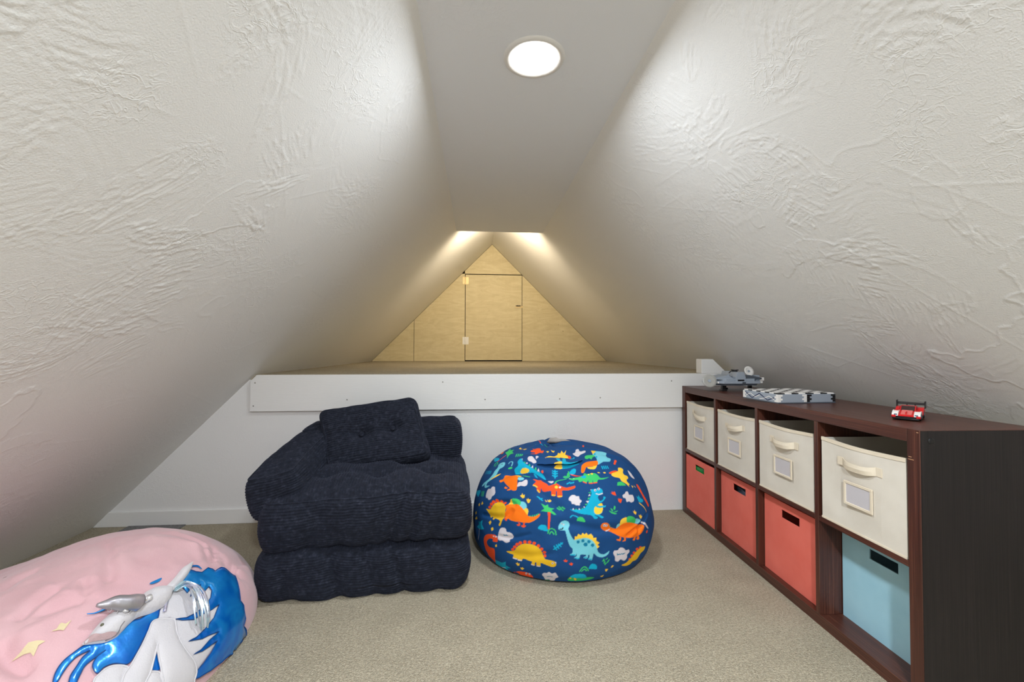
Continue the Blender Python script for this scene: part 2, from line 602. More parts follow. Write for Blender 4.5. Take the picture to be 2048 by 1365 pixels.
# ================================================================== LAMPS
M_disc = bpy.data.materials.new('led_disc')
M_disc.use_nodes = True
_n = M_disc.node_tree.nodes
_n.remove(_n['Principled BSDF'])
_e = _n.new('ShaderNodeEmission')
_e.inputs[0].default_value = (1.0, 0.965, 0.92, 1)
_e.inputs[1].default_value = 12.0
M_disc.node_tree.links.new(_e.outputs[0], _n['Material Output'].inputs[0])
def downlight(x, y, power, label):
    r = empty('ceiling_light', (x, y, H))
    lathe('trim_ring', [(.080, -.001), (.081, -.006), (.090, -.008), (.099, -.005), (.101, 0)], M_white, r, 48)
    lathe('diffuser', [(0, -.0072), (.06, -.0070), (.0795, -.0055), (.0795, -.001)], M_disc, r, 48)
    ld = bpy.data.lights.new('led_array', 'AREA')
    ld.shape = 'DISK'
    ld.size = .15
    ld.energy = power
    ld.spread = math.radians(LED_SPREAD)
    ld.color = LED_COLOR
    lo = bpy.data.objects.new('led_array', ld)
    COL.objects.link(lo)
    lo.parent = r
    lo.location = (0, 0, -.0085)
    tag(r, label, 'light', 'round recessed ceiling lights')
downlight(.184, 1.378, FRONT_W, 'round glowing white recessed light in the flat ceiling strip')
downlight(.184, -.55, FILL_W, 'added fill light behind the viewer, out of view, shaped like the ceiling disc')  # added out of view to lift the fill on slopes and ceiling

wl = empty('loft_lamp', (XM, YC, H + .115))
lathe('lamp_base', [(0, -.020), (.060, -.020), (.066, -.014), (.066, 0), (0, 0)], M_white, wl, 28).rotation_euler = (math.pi / 2, 0, 0)
M_warm = bpy.data.materials.new('warm_diffuser')
M_warm.use_nodes = True
_n = M_warm.node_tree.nodes
_n.remove(_n['Principled BSDF'])
_e = _n.new('ShaderNodeEmission')
_e.inputs[0].default_value = (1.0, 0.82, 0.55, 1)
_e.inputs[1].default_value = 12.0
M_warm.node_tree.links.new(_e.outputs[0], _n['Material Output'].inputs[0])
dsk = lathe('diffuser', [(0, -.022), (.05, -.0215), (.058, -.0200)], M_warm, wl, 28)
dsk.rotation_euler = (math.pi / 2, 0, 0)
for part_ in wl.children:
    part_.rotation_euler = (-math.pi / 2, 0, 0)
    part_.scale = (1, 1, -1)
ld = bpy.data.lights.new('warm_led', 'AREA')
ld.shape = 'DISK'
ld.size = .11
ld.energy = WARM_POWER
ld.color = (1.0, 0.84, 0.60)
lo_ = bpy.data.objects.new('warm_led', ld)
COL.objects.link(lo_)
lo_.parent = wl
lo_.location = (0, .0235, 0)
lo_.rotation_euler = (math.radians(90), 0, 0)
tag(wl, 'round warm lamp on the back of the ceiling drop over the loft', 'lamp')
# ================================================================== CUBE SHELF AND BINS
KX, KY, KR = 1.22295, 1.09672, -0.0301415
def wood_mat():
    m = mat('espresso_wood', srgb(62, 38, 32), 0.33, spec=0.5)
    t = NT(m)
    uv = t.coord('UV')
    g = t.noise(t.mapping(uv, scale=(2.2, 210, 1)), 1.0, 4, 0.65, 0.4)
    b = t.noise(t.mapping(uv, scale=(0.8, 26, 1)), 1.0, 2, 0.6)
    fac = t.math('MULTIPLY_ADD', g, 0.7, t.math('MULTIPLY', b, 0.3))
    t.color(t.ramp(fac, [(0.3, srgb(48, 25, 19)), (0.52, srgb(80, 43, 32)), (0.72, srgb(122, 74, 56))]))
    t.bump(g, 0.12, 0.002)
    r = t.math('MULTIPLY_ADD', g, 0.25, 0.24)
    t.set(t.b, 'Roughness', r)
    return m
def wood_end_mat():
    m = mat('black_brown_foil', srgb(30, 24, 25), 0.42, spec=0.5)
    t = NT(m)
    uv = t.coord('UV')
    g = t.noise(t.mapping(uv, scale=(2.0, 320, 1)), 1.0, 3, 0.7, 0.3)
    t.color(t.ramp(g, [(0.35, srgb(14, 12, 15)), (0.75, srgb(38, 30, 31))]))
    t.bump(g, 0.15, 0.002)
    return m
M_wood, M_wood_end = wood_mat(), wood_end_mat()

def board(name, lo, hi, grain, m, parent, bevel=.0012):
    """a board whose UVs put u along the grain axis (0 x, 1 y, 2 z)"""
    o = box(name, lo, hi, m, parent, bevel, 1)
    me = o.data
    uv = me.uv_layers.new(name='grain')
    off = (hash(name) % 7) * 0.0 + sum(lo) * 1.7
    for p in me.polygons:
        n = p.normal
        others = [a for a in range(3) if a != grain]
        ax = max(others, key=lambda a: -abs(n[a]))
        for li in p.loop_indices:
            c = me.vertices[me.loops[li].vertex_index].co
            uv.data[li].uv = (c[grain] + off, c[ax] + off * .37)
    return o

KT, KI, CELL, KD, KL, KH = .038, .018, .335, .39, 1.47, .77
shelf = empty('cube_shelf', (KX, KY, 0), KR)
tag(shelf, 'low dark brown wooden cube shelf with eight cubbies along the slope', 'shelf')
board('side_panel', (0, 0, 0), (KD, KT, KH), 2, M_wood, shelf)
board('side_panel', (0, KL - KT, 0), (KD, KL, KH), 2, M_wood, shelf)
board('end_skin', (.0015, -.0008, .0012), (KD - .0015, .0002, KH - .0012), 2, M_wood_end, shelf, 0)
board('top_panel', (.0004, KT, KH - KT), (KD, KL - KT, KH - .0004), 1, M_wood, shelf)
board('bottom_panel', (.0004, KT, 0), (KD, KL - KT, KT), 1, M_wood, shelf)
ZS = KT + (KH - 2 * KT - KI) / 2         # underside of the middle shelf
CH = ZS - KT
for i in range(4):
    v0 = KT + i * (CELL + KI)
    board('shelf_board', (.001, v0, ZS), (KD - .002, v0 + CELL, ZS + KI), 1, M_wood, shelf)
for i in range(3):
    v0 = KT + (i + 1) * CELL + i * KI
    board('divider', (.0006, v0, KT), (KD - .002, v0 + KI, KH - KT), 2, M_wood, shelf)
M_black = mat('black_plastic', srgb(18, 18, 20), .45)
cap = lathe('screw_cap', [(0, .0016), (.0075, .0016), (.009, .0006), (.009, -.001)], M_black, shelf, 20)
cap.rotation_euler = (math.pi / 2, 0, 0)
cap.location = (.032, -.0008, .741)
M_chip = mat('bare_chipboard', srgb(178, 132, 96), .8)
for vv, zz, w in ((.0035, .762, .006), (.018, .683, .016), (.024, .690, .009)):
    box('chipped_edge', (-.0003, vv, zz), (.0006, vv + w, zz + .0022), M_chip, shelf)

def fabric_mat(name, col, lo, weave=420, bump=.3):
    m = mat(name, col, .85, spec=.2)
    t = NT(m)
    co = t.coord('Object')
    n = t.noise(co, 9, 2, .6)
    t.color(t.ramp(n, [(.3, lo), (.7, col)]))
    t.bump(t.math('ADD', t.math('MULTIPLY', t.noise(co, weave, 1), .12), t.noise(co, 14, 1)), bump, .006)
    return m
M_cream = fabric_mat('cream_canvas', srgb(226, 219, 206), srgb(218, 210, 196))
M_tape = fabric_mat('cream_webbing', srgb(234, 222, 200), srgb(226, 212, 188))
M_coral = fabric_mat('coral_felt', srgb(240, 124, 108), srgb(234, 114, 98))
M_blue = fabric_mat('pale_blue_felt', srgb(172, 216, 230), srgb(162, 208, 224))
M_pocket = mat('clear_pocket', srgb(205, 200, 202), .18, spec=.6)

def soft_sheet(nu, nv, fn, thick, hole=None):
    """a cloth-covered board facing -x: fn(s, t) gives (x, y, z); hole = (s0, s1, t0, t1)"""
    S = sorted(set(list(np.linspace(0, 1, nu)) + (list(hole[:2]) if hole else [])))
    T = sorted(set(list(np.linspace(0, 1, nv)) + (list(hole[2:]) if hole else [])))
    bm = bmesh.new()
    F, B = {}, {}
    for i, s in enumerate(S):
        for j, t in enumerate(T):
            p = Vector(fn(s, t))
            F[i, j] = bm.verts.new(p)
            B[i, j] = bm.verts.new(p + Vector((thick, 0, 0)))
    def inh(i, j):
        if not hole:
            return False
        a, b = (S[i] + S[i + 1]) / 2, (T[j] + T[j + 1]) / 2
        return hole[0] < a < hole[1] and hole[2] < b < hole[3]
    ns, nt = len(S) - 1, len(T) - 1
    solid = {(i, j) for i in range(ns) for j in range(nt) if not inh(i, j)}
    for i, j in solid:
        bm.faces.new((F[i, j], F[i, j + 1], F[i + 1, j + 1], F[i + 1, j]))
        bm.faces.new((B[i, j], B[i + 1, j], B[i + 1, j + 1], B[i, j + 1]))
        for di, dj, a, b in ((-1, 0, (i, j), (i, j + 1)), (1, 0, (i + 1, j + 1), (i + 1, j)), (0, -1, (i + 1, j), (i, j)), (0, 1, (i, j + 1), (i + 1, j + 1))):
            if (i + di, j + dj) not in solid:
                bm.faces.new((F[a], F[b], B[b], B[a]))
    loose = [v for v in bm.verts if not v.link_faces]
    bmesh.ops.delete(bm, geom=loose, context='VERTS')
    return bm

def storage_bin(name, label, group, cell, level, u0, width, height, m, kind, voff=0.0, seed=0, tilt=0.0):
    z0 = KT if level == 0 else ZS + KI
    vc = KT + CELL / 2 + cell * (CELL + KI) + voff
    M = Matrix.Rotation(KR, 4, 'Z')
    loc = Vector((KX, KY, 0)) + M @ Vector((u0, vc, z0 + .0006))
    r = empty(name, loc, KR + tilt)
    tag(r, label, 'storage bin', group)
    rs = random.Random(seed)
    ph = [rs.uniform(0, 6.28) for _ in range(6)]
    a = .004 if kind == 'canvas' else .0012
    th = .004
    w2, dep = width / 2, min(.365, KD - u0 - .012)
    def front(s, t):
        y = w2 - s * width
        bow = a * (math.sin(3.1 * s + ph[0]) * math.sin(2.4 * t + ph[1]) + .5 * math.sin(7 * s + 3 * t + ph[2]))
        edge = min(s, 1 - s, 1.0) * 4
        sag = -.006 * math.sin(math.pi * s) * t if kind == 'canvas' else -.002 * math.sin(math.pi * s) * t
        return (-bow * min(1, edge) * min(1, t * 4), y, height * t + sag)
    hole = None
    if kind == 'felt':
        hole = (.34, .66, .80, .905)
    bm = soft_sheet(13, 11, front, th, hole)
    bm_obj('front_panel', bm, m, r, False)
    for sgn in (-1, 1):
        y0, y1 = sorted((sgn * w2, sgn * (w2 - th)))
        box('side_wall', (th, y0, 0), (dep, y1, height - .001), m, r)
    box('back_wall', (dep, -w2, 0), (dep + th, w2, height - .001), m, r)
    box('base', (th, -w2 + th, .0), (dep, w2 - th, th), m, r)
    if kind == 'canvas':
        # folded tape along the rim and a binding along the foot
        n = 14
        for nm_, t_, prof_ in (('rim_tape', 1.0, ((-.0016, -.010), (-.0016, .0016), (th + .0012, .0016), (th + .0012, -.010))),
                               ('foot_tape', 0.0, ((-.0005, .0002), (-.0024, .0002), (-.0024, .0062), (-.0005, .0062)))):
            bm = bmesh.new()
            rows_ = []
            for i in range(n):
                A = Vector(front(i / (n - 1), t_))
                rows_.append([bm.verts.new(A + Vector((dx, 0, dz))) for dx, dz in prof_])
            for va, vb in zip(rows_[:-1], rows_[1:]):
                for k in range(3):
                    bm.faces.new((va[k], vb[k], vb[k + 1], va[k + 1]))
            bm_obj(nm_, bm, M_tape, r)
        # carrying strap, sewn down at both ends
        bm = bmesh.new()
        n = 34
        hw, hz = .083, .222 * height / .285
        lift = rs.uniform(.012, .018)
        skew = {1: .0, 2: -.006, 3: .012, 0: .0}[cell]
        fold = rs.uniform(-.25, .25)
        rows = []
        for i in range(n):
            q = -1 + 2 * i / (n - 1)
            g = max(0, 1 - (abs(q) / .74) ** 3.2)
            x = -.0022 - lift * g - .0012
            y = -q * hw * (1 - .03 * g)
            zc = hz - .007 * g - skew * q
            hh = .0135
            tip = .003 * g + fold * .012 * g * q
            rows.append([(x - tip * .4, y, zc + hh - .002 * g), (x - tip, y, zc), (x, y, zc - hh), (x + .0018, y, zc - hh), (x + .0018 - tip, y, zc), (x + .0018 - tip * .4, y, zc + hh - .002 * g)])
        R = [[bm.verts.new(p) for p in row] for row in rows]
        for A, B in zip(R[:-1], R[1:]):
            for k in range(6):
                bm.faces.new((A[k], B[k], B[(k + 1) % 6], A[(k + 1) % 6]))
        bm.faces.new(R[0])
        bm.faces.new(R[-1])
        bm_obj('handle_strap', bm, M_tape, r, False)
        # label pocket: four strips round a clear window
        px0, px1, pz0, pz1, fw = -.054, .054, height * .30, height * .30 + .078, .0085
        pk = box('label_window', (-.0066, px0 + .002, pz0 + .002), (-.0050, px1 - .002, pz1 - .002), M_pocket, r)
        for lo, hi in (((px0, pz0), (px1, pz0 + fw)), ((px0, pz1 - fw), (px1, pz1)), ((px0, pz0 + fw), (px0 + fw, pz1 - fw)), ((px1 - fw, pz0 + fw), (px1, pz1 - fw))):
            box('pocket_edge', (-.0088, lo[0], lo[1]), (-.0052, hi[0], hi[1]), M_tape, pk, .0008, 1)
    return r

names4 = ['nearest, above the pale blue bin', 'second nearest in the row', 'third nearest, with a tilted handle', 'farthest, beside the low wall']
for c, (u, vo, sd) in enumerate(((.004, -.004, 3), (.005, .0, 8), (.005, -.006, 15), (.006, -.004, 22))):
    storage_bin('canvas_bin', 'cream canvas bin with handle and label pocket, ' + names4[c], 'cream canvas bins in the top row',
                c, 1, u, .318 if c else .314, .286, M_cream, 'canvas', vo, sd)
for c, u, vo, lab in ((1, .028, .0, 'coral red felt bin in the bottom row, closest to the pale blue bin'),
                      (2, .026, .0, 'middle of the three coral red felt bins in the bottom row'),
                      (3, .004, .0, 'coral red felt bin in the bottom row, beside the low wall')):
    storage_bin('felt_bin', lab, 'felt bins in the bottom row', c, 0, u, .326, .322, M_coral, 'felt', vo, 30 + c)
storage_bin('felt_bin', 'pale blue felt bin pushed back in the bottom row', 'felt bins in the bottom row', 0, 0, .086, .322, .318, M_blue, 'felt', .003, 40, 0.0)

# things that show through the hand holes
def kp(u, v, z):
    return Vector((KX, KY, 0)) + Matrix.Rotation(KR, 4, 'Z') @ Vector((u, v, z))
M_green = mat('green_plastic', srgb(28, 150, 70), .35)
M_greyblue = mat('grey_blue_plastic', srgb(90, 104, 122), .4)
def heap_block(name, loc, size, rz, m, label, cat, studs):
    r = empty(name, loc, rz)
    box('brick_body', (-size[0] / 2, -size[1] / 2, 0), (size[0] / 2, size[1] / 2, size[2]), m, r, .002)
    for i in range(studs):
        y = size[1] * ((i + .5) / studs - .5)
        bm = bmesh.new()
        add_cyl(bm, (0, y, size[2]), .009, .006, 'z', 14)
        bm_obj('stud', bm, m, r)
    tag(r, label, cat)
heap_block('toy_block', kp(.05, 1.27, KT + .006), (.06, .14, .272), KR + .15, M_green, 'green toy block showing through the hand hole of the farthest coral bin', 'toy', 4)
heap_block('toy_block', kp(.085, .91, KT + .006), (.08, .16, .262), KR - .2, M_greyblue, 'grey blue toy block showing through the hand hole of the middle coral bin', 'toy', 5)
# ================================================================== CORDUROY FLOOR CHAIR
def cord_mat():
    m = mat('navy_corduroy', srgb(48, 51, 66), .9, spec=.12)
    t = NT(m)
    co = t.coord('Object')
    n = t.noise(co, 60, 2, .7)
    t.color(t.ramp(n, [(.30, srgb(24, 26, 34)), (.55, srgb(34, 37, 47)), (.80, srgb(57, 60, 73))]))
    t.b.inputs['Sheen Weight'].default_value = .22
    t.b.inputs['Sheen Roughness'].default_value = .5
    t.b.inputs['Sheen Tint'].default_value = srgb(120, 126, 150)
    t.bump(t.noise(co, 380, 1), .5, .002)
    return m
M_cord = cord_mat()
WALE = .0112

def rrect(n, a, b, r):
    """n points and normals evenly round a rounded rectangle"""
    segs = [2 * (b - r), math.pi * r / 2, 2 * (a - r), math.pi * r / 2] * 2
    tot = sum(segs)
    out, nor = [], []
    cen = [(a - r, b - r), (-a + r, b - r), (-a + r, -b + r), (a - r, -b + r)]
    for k in range(n):
        s = tot * k / n
        i = 0
        while s > segs[i]:
            s -= segs[i]
            i += 1
        q, arc = divmod(i, 2)
        if arc:
            th = q * math.pi / 2 + s / r
            cx, cy = cen[q]
            out.append((cx + r * math.cos(th), cy + r * math.sin(th)))
            nor.append((math.cos(th), math.sin(th)))
        else:
            th = q * math.pi / 2
            d = (-math.sin(th), math.cos(th))
            nn = (math.cos(th), math.sin(th))
            half = segs[i] / 2
            base = (a, b, a, b)[q]
            out.append((nn[0] * base + d[0] * (s - half), nn[1] * base + d[1] * (s - half)))
            nor.append(nn)
    return np.array(out), np.array(nor)

def ribs(x, P, seed, amp=.0066):
    """round wales with a little wander"""
    x = x + .0022 * vnoise(P + seed, 9, 2)
    w = np.abs(np.sin(math.pi * x / WALE)) ** .95
    worn = .75 + .35 * vnoise(P + seed + 3, 22, 2)
    return amp * (w * np.clip(worn, .35, 1.2) - .5)

def cushion(name, parent, a, b, h, r, puff, deform, seed, cap_axis=0, bulge=.02, edge=.025, dimples=(), piping=True, M=None):
    """boxed cushion: side band with level wales, top and bottom caps with wales along y (cap_axis 0) or x (1)"""
    T = (lambda P: P) if M is None else (lambda P: P @ np.array(M.to_3x3()).T + np.array(M.translation))
    hz = h / 2
    n = int((4 * (a + b)) / .011)
    nt = max(12, int((h + .05) / .0023))
    c, nr = rrect(n, a, b, r)
    t = np.sin(np.linspace(-1, 1, nt) * math.pi / 2 * .999)
    t = .65 * t + .35 * np.linspace(-1, 1, nt)
    out = bulge * (1 - t ** 2) - edge * np.abs(t) ** 7
    XY = c[:, None, :] + nr[:, None, :] * out[None, :, None]
    Z = np.broadcast_to(hz * t, (n, nt))
    P = np.concatenate([XY, Z[..., None]], -1)
    zarc = np.concatenate([[0], np.cumsum(np.hypot(np.diff(hz * t), np.diff(out)))])
    d = ribs(np.broadcast_to(zarc, (n, nt)), P, seed)
    P[..., :2] += nr[:, None, :] * d[..., None] * np.clip((1 - np.abs(t)) * 8, 0, 1)[None, :, None]
    band = T(deform(P.reshape(-1, 3)))
    o1 = np_mesh(name, band, grid_faces(n, nt, True), M_cord, parent)
    caps = []
    a2, b2 = a - edge, b - edge
    r2 = max(r - edge, .01)
    for sgn in (1, -1):
        if cap_axis == 0:
            nx, ny = (int(2 * a2 / .0023), int(2 * b2 / .012)) if sgn > 0 else (60, 40)
        else:
            nx, ny = (int(2 * a2 / .012), int(2 * b2 / .0023)) if sgn > 0 else (60, 40)
        u = np.linspace(-1, 1, nx)
        v = np.linspace(-1, 1, ny)
        def half(q, p, w):                     # extent across at distance q along
            e = np.clip(np.abs(q) - (p - r2), 0, r2)
            return w - r2 + np.sqrt(np.clip(r2 * r2 - e * e, 0, None))
        if cap_axis == 0:
            X = np.repeat(u[:, None] * a2, ny, 1)
            Y = half(X, a2, b2) * v[None, :]
        else:
            Y = np.repeat(v[None, :] * b2, nx, 0)
            X = half(Y, b2, a2) * u[:, None]
        fx, fy = 1 - np.abs(X / a2) ** 2.6, 1 - np.abs(Y / b2) ** 2.6
        dome = np.clip(fx, 0, 1) ** .55 * np.clip(fy, 0, 1) ** .55
        Zc = hz + puff * dome * (1 if sgn > 0 else .3)
        if sgn > 0:
            for dx, dy, dd, dr in dimples:
                q2 = ((X - dx) ** 2 + (Y - dy) ** 2) / dr ** 2
                Zc = Zc - dd * np.exp(-q2)
                # pulled folds running from the tuft
                Zc = Zc - dd * .35 * np.exp(-((Y - dy) / .018) ** 2) * np.exp(-np.abs(X - dx) / (dr * 1.6))
            Pc = np.stack([X, Y, Zc], -1)
            ed = np.clip(dome * 6, 0, 1)
            Zc = Zc + ed * ribs(X if cap_axis == 0 else Y, Pc, seed + 1)
            Zc = Zc + ed * .004 * vnoise(Pc + seed, 11, 2)
        Pc = np.stack([X, Y, sgn * Zc], -1)
        V = T(deform(Pc.reshape(-1, 3)))
        Q = grid_faces(nx, ny)
        if sgn < 0:
            Q = Q[:, ::-1]
        caps.append((V, Q))
    V = np.concatenate([caps[0][0], caps[1][0]])
    Q = np.concatenate([caps[0][1], caps[1][1] + len(caps[0][0])])
    # join caps into the same part
    me = o1.data
    base = len(band)
    V = np.concatenate([band, V])
    Q = np.concatenate([grid_faces(n, nt, True), Q + base])
    bpy.data.objects.remove(o1)
    bpy.data.meshes.remove(me)
    o1 = np_mesh(name, V, Q, M_cord, parent)
    if piping:
        c2, n2 = rrect(140, a - edge * .9, b - edge * .9, r2 + .002)
        pts = np.concatenate([c2, np.full((140, 1), hz + .001)], 1)
        pts = T(deform(pts))
        bm = bmesh.new()
        add_tube(bm, pts, .0036, 6, True)
        bm_obj('piping', bm, M_cord, o1, True)
    return o1

chair = empty('floor_chair', (-.468, 2.105, 0), .064)
tag(chair, 'navy corduroy fold-up floor chair with loose tufted pillow', 'chair')

def d_low(P):
    q = P.copy()
    x, y, z = P.T
    k = vnoise(P + 2, 5.5, 2)
    q[:, 2] = z * (1 + .10 * k) + .012 * vnoise(P * np.array([1, 1, .3]) + 8, 6, 1) * (z > -.05)
    q[:, 1] = y + .012 * vnoise(P + 4, 6, 2) - .012 * np.exp(-((x - .02) / .05) ** 2) * 0
    q[:, 0] = x * (1 + .015 * vnoise(P + 6, 7, 1))
    # folds pressed into the front
    fr = np.clip((-y - .2) / .12, 0, 1)
    for fx, w, a in ((-.12, .03, .024), (.13, .02, .018), (.02, .025, .014), (-.3, .03, .014), (.27, .025, .014)):
        q[:, 1] += fr * a * np.exp(-((x - fx + .25 * z) / w) ** 2)
    # weight of the upper cushion: nearly flat rear, softer front lip
    q[:, 2] -= np.clip(z + .02, 0, 1) * .22 * np.clip((-y - .15) / .2, 0, 1)
    q[:, 2] = np.maximum(q[:, 2] + .103, .002)
    return q
cushion('lower_cushion', chair, .408, .335, .21, .06, .012, d_low, 1, 0, .014, .02, piping=False)

def d_up(P):
    q = P.copy()
    x, y, z = P.T
    q[:, 2] = z * (1 + .08 * vnoise(P + 12, 5, 2)) + .010 * vnoise(P * np.array([1, 1, .4]) + 18, 6, 2)
    q[:, 1] = y + .012 * vnoise(P + 14, 6, 2)
    fr = np.clip((-y - .2) / .12, 0, 1)
    for fx, w, a in ((.12, .022, .026), (.20, .016, .020), (.05, .02, .014), (-.2, .03, .014), (.29, .02, .014), (-.07, .018, .010)):
        q[:, 1] += fr * a * np.exp(-((x - fx - .4 * z) / w) ** 2)
    q[:, 0] = x * (1 + .02 * vnoise(P + 16, 6, 1)) + .008
    # front left corner sinks under the arm, front lower edge tucks in
    q[:, 2] -= .030 * np.clip(-x / .4, 0, 1) * np.clip(.5 - y, 0, 1)
    q[:, 1] += .02 * fr * np.clip(-z / .1, 0, 1)
    q[:, 2] += .300
    return q
cushion('upper_cushion', chair, .408, .335, .195, .06, .078, d_up, 5, 0, .012, .016,
        dimples=((-.09, .02, .055, .05), (.14, .0, .055, .05), (.03, -.15, .034, .05), (.25, -.13, .034, .05), (-.2, -.15, .028, .05), (.31, .09, .03, .05)))

# arm roll on the left: tipped outward and climbing towards the back
def d_arm(P):
    q = P.copy()
    x, y, z = P.T
    s = (y + .27) / .54
    q[:, 2] = z * (.92 + .30 * s) + .008 * vnoise(P + 22, 7, 2)
    q[:, 0] = x * (1.0 + .12 * s) + .008 * vnoise(P + 24, 7, 2)
    tilt = math.radians(13)
    X = q[:, 0] * math.cos(tilt) - q[:, 2] * math.sin(tilt)
    Z = q[:, 0] * math.sin(tilt) + q[:, 2] * math.cos(tilt)
    q[:, 0] = X - .358 + .055 * s * s
    q[:, 2] = Z + .402 + .075 * s
    q[:, 1] = y - .015
    return q
cushion('arm_roll', chair, .100, .27, .180, .032, .022, d_arm, 9, 1, .008, .013, piping=True)
def d_back(P):
    q = P.copy()
    x, y, z = P.T
    q[:, 2] = z * (1 + .06 * vnoise(P + 32, 5, 2)) + .497 + .012 * np.clip(x, -.4, .4)
    q[:, 1] = y + .262 + .01 * vnoise(P + 34, 6, 2)
    q[:, 0] = x - .005
    return q
cushion('back_roll', chair, .398, .115, .21, .05, .020, d_back, 13, 1, .012, .022, piping=False)

# loose pillow leaning on the back roll
bl, br = Vector((-.690, 2.045, .428)), Vector((-.232, 2.07, .492))
tl, tr = Vector((-.800, 2.245, .708)), Vector((-.302, 2.255, .742))
ex = (br - bl).normalized()
up = ((tl + tr) / 2 - (bl + br) / 2)
ph_ = up.length
ez = ex.cross(up).normalized()
if ez.y > 0:
    ez = -ez
ey = ez.cross(ex).normalized()
cen = (bl + br + tl + tr) / 4 - ez * .045
PM = Matrix(((ex.x, ey.x, ez.x, cen.x), (ex.y, ey.y, ez.y, cen.y), (ex.z, ey.z, ez.z, cen.z), (0, 0, 0, 1)))
def d_pil(P):
    q = P.copy()
    x, y, z = P.T
    q[:, 0] = x - .028 * (y / .17) + .006 * vnoise(P + 42, 8, 2)     # the pillow sags into a lozenge
    q[:, 1] = y + .006 * vnoise(P + 44, 8, 2)
    q[:, 2] = z + .008 * vnoise(P * np.array([1, 1, .2]) + 46, 7, 2)
    return q
pillow = empty('tufted_pillow', (-.5, 2.15, .44))
tag(pillow, 'navy corduroy pillow with two buttons leaning on the floor chair', 'pillow')
PMl = Matrix.Translation(-Vector(pillow.location)) @ PM
cushion('pillow_body', pillow, .232, .163, .085, .03, .03, d_pil, 17, 1, .008, .010, M=PMl,
        dimples=((-.055, .0, .042, .05), (.095, .005, .042, .05)))
for bx_, by_ in ((-.055, .0), (.095, .005)):
    b_ = lathe('button', [(0, .006), (.006, .0055), (.011, .003), (.012, 0), (.010, -.004)], M_cord, pillow, 20)
    b_.matrix_local = PMl @ Matrix.Translation((bx_ - .028 * by_ / .17, by_, .034))
